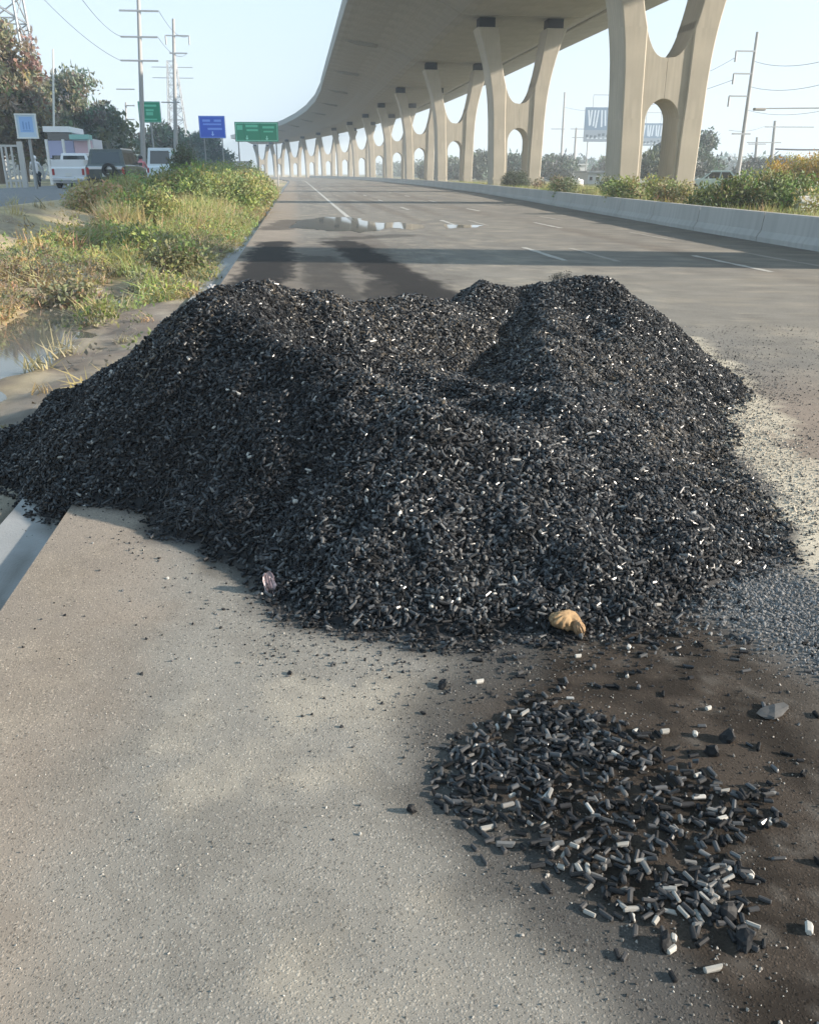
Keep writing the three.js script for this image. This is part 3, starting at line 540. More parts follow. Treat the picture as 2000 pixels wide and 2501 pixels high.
// crumbs and grit around the pile
{
  const r = rng(5), li = [[], []];
  const put = (x, z, s, c) => li[r() < 0.5 ? 0 : 1].push({ p: V(x, floorY(x, z) + s * 0.25, z), q: Q(r, 6), s: V(s * (0.8 + r()), s * 0.8, s * (0.8 + 0.6 * r())), c });
  let n = 0, guard = 0;
  while (n < 16000 && guard++ < 900000) { const x = -1.9 + 6.4 * r(), z = -8.6 + 7.3 * r(), y = pileY(x, z); if (y > 0.03) continue; if (r() > Math.exp(-Math.max(0, -y) * 9) * (x > 2 ? 0.9 : 0.75)) continue; if (x < -0.2 && r() < 0.75) continue; put(x, z, 0.003 + 0.009 * r() * r(), toneOf(r)); n++; }
  for (let i = 0; i < 15000; i++) { const t = r(), x = lerp(1.5, 2.0, t) + 0.40 * (r() + r() - 1), z = lerp(-3.1, -2.1, t) + 0.34 * (r() + r() - 1); if (pileY(x, z) > 0.14) continue; const v = 0.09 + 0.15 * r(); put(x, Math.min(z, -1.9), 0.003 + 0.011 * r() * r(), rgb(v, v, v * 1.0)); }
  for (let i = 0; i < 9000; i++) { const x = 0.2 + 2.2 * r(), z = -0.6 - 2.2 * r(); if (fbm(x * 4 + 3, z * 4, 3) < 0.3 + 0.35 * r()) continue; if (edgeDist(STAIN, x, z) < -0.05) continue; const v = r() < 0.5 ? 0.03 + 0.05 * r() : 0.15 + 0.22 * r(); put(x, z, 0.002 + 0.006 * r() * r(), rgb(v, v * 0.92, v * 0.82)); }
  for (let i = 0; i < 9000; i++) { const x = 2.0 + 3.2 * r(), z = -2.2 - 6.5 * r(), v = r() < 0.6 ? 0.03 + 0.06 * r() : 0.22 + 0.2 * r(); put(x, z, 0.003 + 0.010 * r() * r(), rgb(v, v * 0.93, v * 0.84)); }
  for (let i = 0; i < 7000; i++) { const t = r(), x = lerp(3.5, 2.3, t) + 0.35 * (r() + r() - 1), z = lerp(-8.2, -3.3, t), v = 0.30 + 0.28 * r(); if (pileY(x, z) < 0.02) put(x, z, 0.004 + 0.010 * r() * r(), rgb(v, v * 0.9, v * 0.74)); }
  for (let i = 0; i < 1500; i++) { const x = -1.05 + 2.0 * r(), z = -0.7 - 2.4 * r(), v = r() < 0.5 ? 0.06 + 0.06 * r() : 0.34 + 0.2 * r(); put(x, z, 0.0015 + 0.003 * r(), rgb(v, v * 0.95, v * 0.86)); }
  li.forEach((l, k) => tag(instanced(numbered('charcoal_grit'), CHIP[k], M.crumb, l, scene), k ? 'charcoal crumbs and grit strewn over the road around the pile' : 'fine dark grit scattered over the asphalt at the foot of the pile', 'grit'));
}
// loose briquettes in front of the pile
{
  const r = rng(31), PATCH = [[0.29, -1.78], [0.34, -1.98], [0.50, -2.10], [0.64, -2.20], [0.80, -2.10], [0.98, -1.95], [1.05, -1.80], [1.16, -1.68], [1.10, -1.55], [0.98, -1.50], [0.93, -1.36], [0.90, -1.20], [0.76, -1.24], [0.62, -1.30], [0.48, -1.46], [0.36, -1.62]];
  const spots = [];
  for (let g = 0; spots.length < 1150 && g < 60000; g++) {
    const x = 0.2 + 1.1 * r(), z = -2.3 + 1.25 * r(), e = edgeDist(PATCH, x, z) + 0.10 * (fbm(x * 5, z * 5, 3) - 0.5);
    const thin = Math.max(sst(0.7, 0.95, x) * sst(-1.7, -1.9, z), 0.8 * sst(0.46, 0.6, fbm(x * 4 + 6, z * 4, 2)));
    if (r() < clamp(e * 9 + 0.15) * (1 - 0.8 * thin)) spots.push([x, z, e]);
  }
  for (let i = 0; i < 130; i++) { const x = 0.35 + 1.5 * r(), z = -1.1 - 1.55 * r(); if (edgeDist(STAIN, x, z) > -0.02) spots.push([x, z, 0]); }
  for (let i = 0; i < 60; i++) { const x = 0.55 + 1.2 * r(), z = -2.2 - 0.5 * r(); spots.push([x, z, 0]); }
  const order = spots.map(([x, z, e], i) => ({ x, z, e, d: Math.hypot(x, z) })).sort((a, b) => a.d - b.d);
  const rest = [[], [], [], []], glossy = M.tones, pale = std(rgb(0.50, 0.48, 0.44), 0.9, { map: earthMap }), paler = std(rgb(0.72, 0.69, 0.63), 0.9, { map: earthMap }), mats = [glossy[0], glossy[1], glossy[1], glossy[2], glossy[2], glossy[3], pale];
  const G = 'loose briquettes of the flat scatter in front of the pile';
  order.forEach(({ x, z, e }, i) => {
    const L = 0.017 + 0.021 * r(), W = 0.0085 + 0.0045 * r(), layer = e > 0.06 ? r() * 0.016 : e > 0.02 ? r() * 0.007 : 0, q = lie(r, UP, layer > 0.004 ? 0.5 : 0.04), k = Math.floor(r() * 4);
    const p = V(x, W * 0.48 + layer, z), s = V(W, L, W);
    if (i < 270) {
      const t = r(), m = t < 0.22 ? mats[0] : t < 0.5 ? mats[1] : t < 0.78 ? mats[3] : t < 0.93 ? mats[5] : pale;
      const o = part(numbered('charcoal_briquette'), BR[k], m, scene); o.position.copy(p); o.quaternion.copy(q); o.scale.copy(s);
      const alone = e < 0.02;
      tag(o, m === pale ? (alone ? 'pale ashy briquette lying apart on the stained asphalt before the pile' : 'pale ashy briquette among the dark ones of the front scatter') : (alone ? 'small dark briquette lying apart on the stained asphalt before the pile' : 'small dark briquette in the flat scatter on the asphalt in front'), 'briquette', m === pale ? (alone ? 'pale briquettes lying apart' : 'pale briquettes of the front scatter') : (alone ? 'dark briquettes lying apart' : G));
    } else rest[k].push({ p, q, s, c: toneOf(r) });
  });
  const gr = new THREE.Group(); gr.name = 'briquette_scatter'; gr.userData = { kind: 'stuff', label: 'flat layer of small briquettes spilled on the asphalt in front of the pile', category: 'briquettes' }; scene.add(gr);
  rest.forEach((l, k) => instanced('loose_briquettes', BR[k], k === 2 ? M.charcoalGloss : M.charcoal, l, gr));
  // pale pieces one can point to: pixel, length, turn, tone, label
  const gp = (px, py, h = 0.006) => { const d = V((px - 1000) / KF, -(py - 1250.5) / KF, -1).applyEuler(camera.rotation), t = (h - EYE) / d.y; return V(d.x * t, h, d.z * t); };
  for (const [px, py, L, W, turn, m, label] of [
    [1742, 2365, 0.042, 0.013, 1.45, pale, 'longest pale briquette lying alone below the scatter near the bottom right'],
    [1640, 2318, 0.026, 0.013, 1.1, paler, 'white briquette leaning on a black lump below the scatter'],
    [1645, 2290, 0.018, 0.012, 0.4, paler, 'small white briquette just above the leaning white one'],
    [1975, 2266, 0.030, 0.016, 0.5, paler, 'white briquette alone at the right edge on the brown soaked asphalt'],
    [1545, 2240, 0.024, 0.009, 0.2, paler, 'thin white chip at the lower left tip of the scatter'],
    [1832, 2136, 0.022, 0.016, 0.6, paler, 'square white briquette right of the scatter on brown asphalt'],
    [1778, 2124, 0.018, 0.015, 0.9, pale, 'pale rounded briquette left of the square white one'],
    [1880, 2006, 0.020, 0.015, 0.8, paler, 'white briquette at the right tip of the scatter'],
    [1764, 2002, 0.028, 0.020, 1.3, paler, 'thick white briquette on the upper right part of the scatter'],
    [1706, 1892, 0.030, 0.012, 1.25, paler, 'white briquette lying above the right part of the scatter'],
    [1765, 1932, 0.040, 0.010, 1.5, pale, 'long thin pale briquette at the top of the right part of the scatter'],
    [1624, 1786, 0.026, 0.016, 1.5, pale, 'broad pale briquette in the middle of the brown stain'],
    [1552, 1785, 0.018, 0.013, 1.1, paler, 'white briquette left of the broad pale one on the brown stain'],
    [1697, 1792, 0.020, 0.014, 0.4, paler, 'white briquette right of the broad pale one on the brown stain'],
    [1730, 1729, 0.020, 0.013, 1.2, paler, 'white briquette up the stain toward the grey ash'],
    [1172, 1664, 0.028, 0.014, 1.4, paler, 'white briquette lying alone left of the brown stain'],
    [1412, 1602, 0.022, 0.013, 1.5, paler, 'white briquette just below the pile foot by the tan crumpled leaf'],
    [1535, 1580, 0.020, 0.014, 0.5, paler, 'white briquette on the dark wet ground right of the tan leaf'],
    [1530, 1650, 0.016, 0.012, 0.2, paler, 'small white briquette on the stain between pile and scatter'],
    [1326, 2020, 0.030, 0.016, 0.7, paler, 'large white briquette in the middle of the front scatter'],
    [1190, 2022, 0.036, 0.014, 1.4, pale, 'pale briquette at the lower left rim of the front scatter'],
    [1235, 2062, 0.046, 0.016, 1.8, glossy[3], 'longest grey briquette at the lower left rim of the front scatter'],
    [880, 2036, 0.008, 0.007, 0, paler, 'tiny white pebble on the bare asphalt left of the scatter'],
  ]) { const p = gp(px, py, W * 0.48), o = part(numbered('charcoal_briquette'), BR[1 + (px & 1)], m, scene); o.position.copy(p); o.rotation.set(0, 0, 0); o.quaternion.setFromUnitVectors(UP, V(Math.sin(turn), 0.02, -Math.cos(turn)).normalize()); o.scale.set(W, L, W); tag(o, label, 'briquette'); }
  // larger charcoal lumps
  for (const [px, py, s, label, k] of [
    [1735, 1835, 0.050, 'black charcoal lump right of the stain below the pale gravel', 0], [1775, 1800, 0.055, 'flat black charcoal lump up and right of the pair on the stain', 1],
    [1625, 2300, 0.050, 'black charcoal lump below the scatter holding the white briquette', 2], [1815, 2300, 0.055, 'black charcoal lump at the lower right tail of the scatter', 0], [1780, 2235, 0.05, 'long black lump above the lower right tail of the scatter', 1],
    [1080, 1672, 0.040, 'dark charcoal lump with a grey top left of the stain', 2], [1005, 1977, 0.034, 'flat dark chip lying alone left of the front scatter', 1], [708, 1644, 0.022, 'small dark chip alone on the pale asphalt below the pile', 0], [760, 1520, 0.03, 'dark lump on the asphalt at the left foot of the pile', 1], [850, 1548, 0.02, 'small dark chip below the left foot of the pile', 2],
    [1960, 1890, 0.03, 'dark flat chip near the right edge', 0], [2000, 2105, 0.03, 'dark chip at the right edge beside the brown stain', 1], [410, 1412, 0.014, 'pale stone on the asphalt left of the pile foot', 2],
  ]) { const stone = label.startsWith('pale'), p = gp(px, py, s * 0.2), o = part(numbered(stone ? 'stone' : 'charcoal_lump'), LUMP[k], stone ? paler : glossy[0], scene); o.position.copy(p); o.rotation.set(px, py, 1); o.scale.set(s * 0.95, s * 0.5, s * 0.8); tag(o, label, stone ? 'stone' : 'charcoal lump'); }
  // grey flat stone near the right edge
  { const p = gp(1890, 1735, 0.01), o = part('flat_stone', LUMP[1], std(rgb(0.13, 0.13, 0.13), 0.9, { map: earthMap }), scene); o.position.copy(p); o.rotation.y = 0.4; o.scale.set(0.11, 0.02, 0.055); tag(o, 'flat grey slab of stone near the right edge above the gravel', 'stone'); }
  // crumpled tan leaf and a scrap of pale plastic at the pile foot
  const crumple = (w, h, fold, seed) => { const n = 14, pos = [], uv = [], idx = []; for (let j = 0; j <= n; j++) for (let i = 0; i <= n; i++) { const u = i / n - 0.5, v = j / n - 0.5, ed = Math.sqrt(Math.max(0.02, 1 - 3.2 * v * v)); pos.push(u * w * ed, v * h + fold * 0.4 * (fbm(u * 5 + seed, v * 4, 3) - 0.5), fold * (Math.abs(u) * 1.4 + 1.3 * (fbm(u * 6 + seed * 3, v * 6, 3) - 0.5) + 0.35 * Math.sin(u * 38 + 4 * v))); uv.push(u + 0.5, v + 0.5); if (i < n && j < n) { const k = j * (n + 1) + i; idx.push(k, k + 1, k + n + 1, k + 1, k + n + 2, k + n + 1); } } const g = new THREE.BufferGeometry(); g.setAttribute('position', new THREE.Float32BufferAttribute(pos, 3)); g.setAttribute('uv', new THREE.Float32BufferAttribute(uv, 2)); g.setIndex(idx); g.computeVertexNormals(); return g; };
  { const p = gp(1378, 1508, 0.045), t = thing('dried_leaf', 'crumpled tan dried leaf lying at the front foot of the pile', 'leaf', [p.x, p.y, p.z + 0.02]); t.scale.setScalar(0.86);
    const ball = (seed, sx, sy, sz) => { const g = mergeVertices(new THREE.IcosahedronGeometry(0.5, 9).deleteAttribute('uv').deleteAttribute('normal'), 1e-4), q = g.attributes.position; for (let i = 0; i < q.count; i++) { const x = q.getX(i), y = q.getY(i), z = q.getZ(i), a = Math.atan2(z, x), k = 0.78 + 0.30 * Math.abs(Math.sin(a * 7.3 + 3 * fbm(y * 4 + seed, a, 2))) * (1 - Math.abs(y)) + 0.45 * (fbm(x * 5 + seed, y * 4 + z * 5, 3) - 0.5); q.setXYZ(i, x * k * sx, y * k * sy, z * k * sz); } g.computeVertexNormals(); return metreUV(g, 4); };
    const b = part('leaf_blade', ball(3, 0.15, 0.085, 0.085), std(rgb(0.50, 0.335, 0.18), 0.95, { map: earthMap }), t); b.rotation.set(0.2, 0.3, -0.35); const b2 = part('curled_edge', ball(8, 0.05, 0.085, 0.05), std(rgb(0.50, 0.33, 0.19), 0.95, { map: earthMap }), t); b2.rotation.set(0, 0.6, 0.35); b2.position.set(0.045, -0.02, 0.035); part('stalk', cyl(0.003, 0.002, V(0.05, -0.035, 0.03), V(0.062, -0.07, 0.06), 5), std(rgb(0.42, 0.3, 0.18), 0.9), t); }
  { const p = gp(655, 1425, 0.03), o = part('paper_scrap', crumple(0.05, 0.085, 0.03, 5), std(rgb(0.50, 0.42, 0.44), 0.7, { side: THREE.DoubleSide }), scene); o.position.copy(p); o.rotation.set(-0.5, 0.3, 0.2); tag(o, 'crumpled pinkish white scrap at the left front foot of the pile', 'litter'); }
  // pale lumps and litter in the ditch and on the crest
  for (const [px, py, z, s, c, label] of [[258, 715, -11.8, 0.22, [0.60, 0.56, 0.48], 'pale rounded rubble lump at the upper end of the ditch water'], [300, 715, -12.3, 0.16, [0.50, 0.55, 0.55], 'white plastic bag scrap right of the pale lump in the ditch'], [345, 640, -14, 0.2, [0.58, 0.52, 0.42], 'pale rubble piece on the bank above the dark weeds'], [230, 648, -13.5, 0.13, [0.55, 0.46, 0.42], 'pinkish rubble piece on the sandy patch of the verge'], [520, 720, -5.0, 0.05, [0.65, 0.63, 0.62], 'white scrap lying on the left crest of the pile']]) {
    const q = at(px, py, z), o = part(numbered('rubble_piece'), lump(px, 2, 0.45), std(rgb(...c), 0.8, { map: earthMap }), scene); o.position.set(q.x, Math.max(px === 520 ? pileY(q.x, q.z) + 0.01 : groundY(q.x, z) + s * 0.15, 0 - 0.2), z); o.scale.set(s * 1.3, s * 0.8, s); o.rotation.y = px; tag(o, label, px === 300 || px === 520 ? 'litter' : 'rubble');
  }
  // small plant on the back crest
  { const x = 1.98, z = -6.62; tree('weed_tuft', 'dark little weed tuft sticking up on the back crest of the pile', [x, pileY(x, z) - 0.02, z], 0.10, [[0, 0.05, 0, 0.05, 0.03, 0.05], [0.06, 0.07, 0, 0.03, 0.02, 0.03], [-0.04, 0.05, 0, 0.03, 0.025, 0.03]], [0.03, 0.035, 0.03], 222, { small: true, density: 2500, size: 0.13, trunk: 0.006, category: 'weed', lean: 0.02, gap: 0.2 }); }
}

// ---------------------------------------------------------------- vehicles
function hexa(b, t) { // frustum from bottom rect b and top rect t: [x0, x1, z0, z1, y]
  const P = [[b[0], b[4], b[3]], [b[1], b[4], b[3]], [b[1], b[4], b[2]], [b[0], b[4], b[2]], [t[0], t[4], t[3]], [t[1], t[4], t[3]], [t[1], t[4], t[2]], [t[0], t[4], t[2]]], F = [[0, 1, 5, 4], [1, 2, 6, 5], [2, 3, 7, 6], [3, 0, 4, 7], [4, 5, 6, 7], [3, 2, 1, 0]], pos = [];
  for (const f of F) for (const i of [0, 1, 2, 0, 2, 3]) pos.push(...P[f[i]]);
  const g = new THREE.BufferGeometry(); g.setAttribute('position', new THREE.Float32BufferAttribute(pos, 3)); g.setAttribute('uv', new THREE.Float32BufferAttribute(new Float32Array(pos.length / 3 * 2), 2)); g.computeVertexNormals(); return g;
}
function quadOn(b, t, face, u0, u1, v0, v1, out) { // window on a frustum face, a little proud
  const w = { rear: [[b[0], b[4], b[3]], [b[1], b[4], b[3]], [t[1], t[4], t[3]], [t[0], t[4], t[3]]], front: [[b[1], b[4], b[2]], [b[0], b[4], b[2]], [t[0], t[4], t[2]], [t[1], t[4], t[2]]], right: [[b[1], b[4], b[3]], [b[1], b[4], b[2]], [t[1], t[4], t[2]], [t[1], t[4], t[3]]], left: [[b[0], b[4], b[2]], [b[0], b[4], b[3]], [t[0], t[4], t[3]], [t[0], t[4], t[2]]] }[face].map((p) => V(...p));
  const pt = (u, v) => w[0].clone().lerp(w[1], u).lerp(w[3].clone().lerp(w[2], u), v), n = w[1].clone().sub(w[0]).cross(w[3].clone().sub(w[0])).normalize().multiplyScalar(out);
  const a = [pt(u0, v0), pt(u1, v0), pt(u1, v1), pt(u0, v1)], o = a.map((p) => p.clone().add(n)), i = a.map((p) => p.clone().addScaledVector(n, -1.5)), pos = [];
  const tri = (...q) => q.forEach((p) => pos.push(p.x, p.y, p.z)); tri(o[0], o[1], o[2], o[0], o[2], o[3]); for (let k = 0; k < 4; k++) { const m = (k + 1) % 4; tri(i[k], i[m], o[m], i[k], o[m], o[k]); }
  const g = new THREE.BufferGeometry(); g.setAttribute('position', new THREE.Float32BufferAttribute(pos, 3)); g.computeVertexNormals(); return g;
}
const tyreG = (() => { const g = new THREE.LatheGeometry([[0.19, -0.1], [0.30, -0.115], [0.335, -0.085], [0.34, 0], [0.335, 0.085], [0.30, 0.115], [0.19, 0.1]].map(([x, y]) => new THREE.Vector2(x, y)), 20); g.rotateZ(Math.PI / 2); return g; })();
const rimG = (() => { const gs = [new THREE.CylinderGeometry(0.2, 0.2, 0.15, 16).toNonIndexed()]; gs.forEach((g) => g.rotateZ(Math.PI / 2)); for (let k = 0; k < 5; k++) { const b = box(0.17, 0.05, 0.18, 0, 0, 0.09).toNonIndexed(); b.rotateX(k * 1.2566); gs.push(b); } return mergeGeometries(gs); })();
function car(name, label, cat, pos, turn, o) { // rear faces +z
  const t = thing(name, label, cat, pos, turn, o.group), W = o.w ?? 1.75, L = o.len ?? 4.7, hb = o.belt ?? 0.98, hr = o.roof ?? 1.75, cl = o.clear ?? 0.28, m = o.paint;
  const sh = new THREE.Shape(), f = -L / 2, b = L / 2, wf = f + 0.85, wr = b - 0.95, R = 0.40;
  sh.moveTo(f, cl + 0.05); sh.lineTo(wf - R, cl); sh.absarc(wf, cl + 0.06, R, Math.PI, 0, true); sh.lineTo(wr - R, cl); sh.absarc(wr, cl + 0.06, R, Math.PI, 0, true); sh.lineTo(b, cl + 0.06); sh.lineTo(b + 0.02, hb - 0.08); sh.lineTo(b - 0.08, hb);
  sh.lineTo(o.c0 ?? f + 1.2, hb); sh.lineTo(f + 0.12, hb - 0.16); sh.lineTo(f - 0.02, hb - 0.32); sh.closePath();
  const g = new THREE.ExtrudeGeometry(sh, { depth: W - 0.16, bevelEnabled: true, bevelSize: 0.05, bevelThickness: 0.08, bevelSegments: 2, curveSegments: 10 }); g.translate(0, 0, -(W - 0.16) / 2); g.rotateY(-Math.PI / 2);
  part('body', g, m, t);
  const B = [-W / 2 + 0.05, W / 2 - 0.05, o.cabin[0], o.cabin[1], hb - 0.02], T = [-W / 2 + 0.2, W / 2 - 0.2, o.cabin[0] + o.rakeF, o.cabin[1] - o.rakeR, hr];
  part('cabin', hexa(B, T), m, t); part('roof', rbox(W - 0.40, 0.06, T[3] - T[2] - 0.02, 0.03, 0, hr + 0.012, (T[2] + T[3]) / 2), o.roofM ?? m, t);
  part('rear_window', quadOn(B, T, 'rear', 0.10, 0.90, 0.16, 0.88, 0.008), M.glass, t); part('windscreen', quadOn(B, T, 'front', 0.07, 0.93, 0.08, 0.92, 0.008), M.glass, t);
  for (const s of ['left', 'right']) for (const [u0, u1] of o.side ?? [[0.08, 0.48], [0.53, 0.92]]) part('side_window', quadOn(B, T, s, u0, u1, 0.14, 0.86, 0.008), M.glass, t);
  part('rear_bumper', rbox(W - 0.06, 0.2, 0.16, 0.05, 0, cl + 0.19, b + 0.1), o.bumper ?? M.black, t); part('front_bumper', rbox(W - 0.06, 0.24, 0.16, 0.05, 0, cl + 0.2, f - 0.08), o.bumper ?? M.black, t);
  for (const s of [-1, 1]) { part('tail_lamp', rbox(0.13, 0.32, 0.06, 0.02, s * (W / 2 - 0.11), hb - 0.24, b + 0.06), std(rgb(0.35, 0.02, 0.02), 0.25), t); part('headlamp', rbox(0.3, 0.15, 0.06, 0.02, s * (W / 2 - 0.22), hb - 0.33, f - 0.06), std(rgb(0.7, 0.7, 0.7), 0.15), t); part('mirror', rbox(0.2, 0.16, 0.08, 0.03, s * (W / 2 + 0.1), hb + 0.1, o.cabin[0] + 0.55), m, t); }
  part('number_plate', box(0.34, 0.16, 0.02, 0, cl + 0.42, b + 0.085), std(rgb(0.7, 0.7, 0.68), 0.5), t);
  for (const s of [-1, 1]) for (const z of [wf, wr]) { const w = part('wheel', tyreG, M.rubber, t); w.position.set(s * (W / 2 - 0.12), 0.34, z); part('rim', rimG, M.chrome, w); }
  return t;
}
const white = paint(0.72, 0.73, 0.75), dark = paint(0.045, 0.055, 0.05), silver = paint(0.45, 0.47, 0.48), vanBlue = paint(0.62, 0.70, 0.75);
{
  const pickup = { w: 1.78, len: 5.1, belt: 1.08, roof: 1.78, cabin: [-1.35, 0.75], rakeF: 0.65, rakeR: 0.12, c0: -1.4, paint: white, bumper: M.chrome };
  let p = at(197, 456, -55); const t = car('pickup_truck', 'white pickup truck seen from behind on the frontage road', 'pickup truck', [p.x, 0.704, -55], 0.02, pickup);
  for (const x of [-0.83, 0.83]) part('bed_side', box(0.06, 0.42, 1.75, x, 1.26, 1.63), white, t); part('tailgate', box(1.6, 0.42, 0.06, 0, 1.26, 2.5), white, t);
  p = at(293, 458, -50); const s = car('off_roader', 'dark off-roader with a pale roof rail beside the white pickup', 'off-roader', [p.x, 0.704, -50], -0.05, { w: 1.95, len: 4.9, belt: 1.12, roof: 1.85, cabin: [-1.2, 2.3], rakeF: 0.7, rakeR: 0.28, paint: dark, bumper: M.black, side: [[0.06, 0.36], [0.40, 0.66], [0.70, 0.94]] });
  for (const x of [-0.7, 0.7]) part('roof_rail', box(0.05, 0.06, 2.3, x, 1.92, 0.7), M.chrome, s); part('tailgate_trim', rbox(1.7, 0.14, 0.05, 0.02, 0, 1.02, 2.5), M.chrome, s); const sw = part('spare_wheel', tyreG, M.rubber, s); sw.rotation.y = Math.PI / 2; sw.position.set(0.2, 0.92, 2.64);
  p = at(408, 440, -68); car('van', 'tall white van on the frontage road behind the slim shrub', 'van', [p.x, 0.704, -68], 0, { w: 1.9, len: 4.9, belt: 1.2, roof: 2.35, cabin: [-1.6, 2.4], rakeF: 0.9, rakeR: 0.12, c0: -1.6, paint: vanBlue, roofM: white, side: [[0.10, 0.34], [0.38, 0.64], [0.68, 0.94]] });
  p = at(470, 430, -85); car('car', 'small white car far up the frontage road left of the blue sign', 'car', [p.x, 0.704, -85], 0, { w: 1.7, len: 4.2, belt: 0.95, roof: 1.55, cabin: [-0.9, 1.9], rakeF: 0.8, rakeR: 0.4, paint: white, bumper: white });
  p = at(560, 430, -105); car('car', 'silver car farthest up the frontage road, under the sign posts', 'car', [p.x, 0.704, -105], 0, { w: 1.7, len: 4.3, belt: 0.93, roof: 1.5, cabin: [-0.9, 1.7], rakeF: 0.8, rakeR: 0.6, paint: silver, bumper: silver });
  p = at(1735, 470, -62); car('car', 'pale teal car passing behind the bushes right of the nearest pier', 'car', [p.x, 0.12, -62], 1.2, { w: 1.7, len: 4.3, belt: 0.95, roof: 1.5, cabin: [-0.9, 1.7], rakeF: 0.8, rakeR: 0.6, paint: paint(0.45, 0.58, 0.58), bumper: silver });
}
// riders: one smooth body per person from joined tapered limbs
function body(bones, res, size, centre) {
  const mc = new MarchingCubes(res, M.black, false, false, 60000); mc.isolation = 0;
  const N = res, f = mc.field, h = size / 2;
  for (let k = 0; k < N; k++) for (let j = 0; j < N; j++) for (let i = 0; i < N; i++) {
    const p = V((i / N * 2 - 1) * h + centre.x, (j / N * 2 - 1) * h + centre.y, (k / N * 2 - 1) * h + centre.z); let e = 0;
    for (const [a, b, ra, rb] of bones) { const ab = b.clone().sub(a), t = clamp(p.clone().sub(a).dot(ab) / ab.lengthSq()); const d = p.distanceTo(a.clone().addScaledVector(ab, t)) - lerp(ra, rb, t); e += Math.exp(-d * 40); }
    f[i + j * N + k * N * N] = Math.log(e + 1e-30) / 40;
  }
  mc.update();
  const n = mc.count, g = new THREE.BufferGeometry(), pos = mc.positionArray.slice(0, n * 3), nor = mc.normalArray.slice(0, n * 3);
  for (let i = 0; i < n; i++) { pos[i * 3] = pos[i * 3] * h + centre.x; pos[i * 3 + 1] = pos[i * 3 + 1] * h + centre.y; pos[i * 3 + 2] = pos[i * 3 + 2] * h + centre.z; }
  g.setAttribute('position', new THREE.BufferAttribute(pos, 3)); g.setAttribute('normal', new THREE.BufferAttribute(nor, 3)); return g;
}
const smallTyre = (() => { const g = new THREE.TorusGeometry(0.25, 0.055, 8, 22); g.rotateY(Math.PI / 2); return g; })();
function rider(px, py, z, turn, shirt, helmet, labels) {
  const q = at(px, py, z), t = thing('motorbike', labels[0], 'motorbike', [q.x, 0.704, z], turn);
  for (const zz of [-0.62, 0.6]) { const w = part('wheel', smallTyre, M.rubber, t); w.position.set(0, 0.305, zz); part('hub', cyl(0.07, 0.07, V(-0.05, 0, 0), V(0.05, 0, 0), 10), M.chrome, w); }
  part('frame', [rbox(0.22, 0.28, 0.62, 0.08, 0, 0.52, 0.28), rbox(0.2, 0.14, 0.55, 0.06, 0, 0.42, -0.15), rbox(0.3, 0.5, 0.14, 0.06, 0, 0.62, -0.44), cyl(0.03, 0.03, V(0, 0.31, -0.62), V(0, 0.95, -0.42), 6)], dark, t);
  part('seat', rbox(0.24, 0.10, 0.68, 0.05, 0, 0.72, 0.28), M.black, t); part('handlebar', [cyl(0.015, 0.015, V(-0.33, 1.0, -0.36), V(0.33, 1.0, -0.36), 6)], M.steel, t);
  part('tail_lamp', rbox(0.14, 0.07, 0.05, 0.02, 0, 0.66, 0.63), std(rgb(0.4, 0.02, 0.02), 0.3), t); part('number_plate', box(0.18, 0.16, 0.01, 0, 0.5, 0.68), std(rgb(0.7, 0.7, 0.7), 0.5), t);
  const P = thing('person', labels[1], 'person', [q.x, 0.704, z], turn);
  const torso = [[V(0, 0.86, 0.22), V(0, 1.08, 0.14), 0.15, 0.16], [V(0, 1.08, 0.14), V(0, 1.32, 0.08), 0.16, 0.14], [V(-0.17, 1.34, 0.07), V(0.17, 1.34, 0.07), 0.075, 0.075], [V(0, 1.36, 0.06), V(0, 1.46, 0.04), 0.06, 0.055], [V(0, 1.55, 0.03), V(0, 1.62, 0.03), 0.095, 0.10]];
  for (const s of [-1, 1]) torso.push([V(s * 0.2, 1.33, 0.07), V(s * 0.29, 1.12, -0.08), 0.06, 0.048], [V(s * 0.29, 1.12, -0.08), V(s * 0.29, 1.03, -0.32), 0.045, 0.032], [V(s * 0.29, 1.03, -0.32), V(s * 0.27, 1.01, -0.40), 0.04, 0.03]);
  const legs = []; for (const s of [-1, 1]) legs.push([V(s * 0.1, 0.84, 0.2), V(s * 0.17, 0.74, -0.22), 0.095, 0.07], [V(s * 0.17, 0.74, -0.22), V(s * 0.15, 0.42, -0.08), 0.065, 0.05], [V(s * 0.15, 0.42, -0.08), V(s * 0.16, 0.38, -0.24), 0.045, 0.035]);
  part('body', body([...torso, ...legs], 44, 1.5, V(0, 1.0, -0.05)), std(rgb(...shirt), 0.8), P);
  part('trousers', body(legs.map(([a, b, c, d]) => [a, b, c + 0.012, d + 0.012]), 40, 1.1, V(0, 0.65, 0)), std(rgb(0.03, 0.035, 0.05), 0.85), P);
  const hg = new THREE.SphereGeometry(0.145, 16, 12, 0, 6.3, 0, 2.0); hg.scale(1, 1.05, 1.12); hg.translate(0, 1.62, 0.03); part('helmet', hg, std(rgb(...helmet), 0.3), P);
}
rider(92, 440, -58, 0.1, [0.62, 0.62, 0.64], [0.75, 0.75, 0.76], ['dark motorbike by the roadside posts left of the white pickup', 'motorbike rider in a pale shirt and white helmet left of the pickup']);
rider(350, 445, -56, 0, [0.62, 0.22, 0.25], [0.03, 0.03, 0.035], ['dark motorbike right of the dark off-roader', 'motorbike rider in a pink-red shirt and black helmet right of the off-roader']);

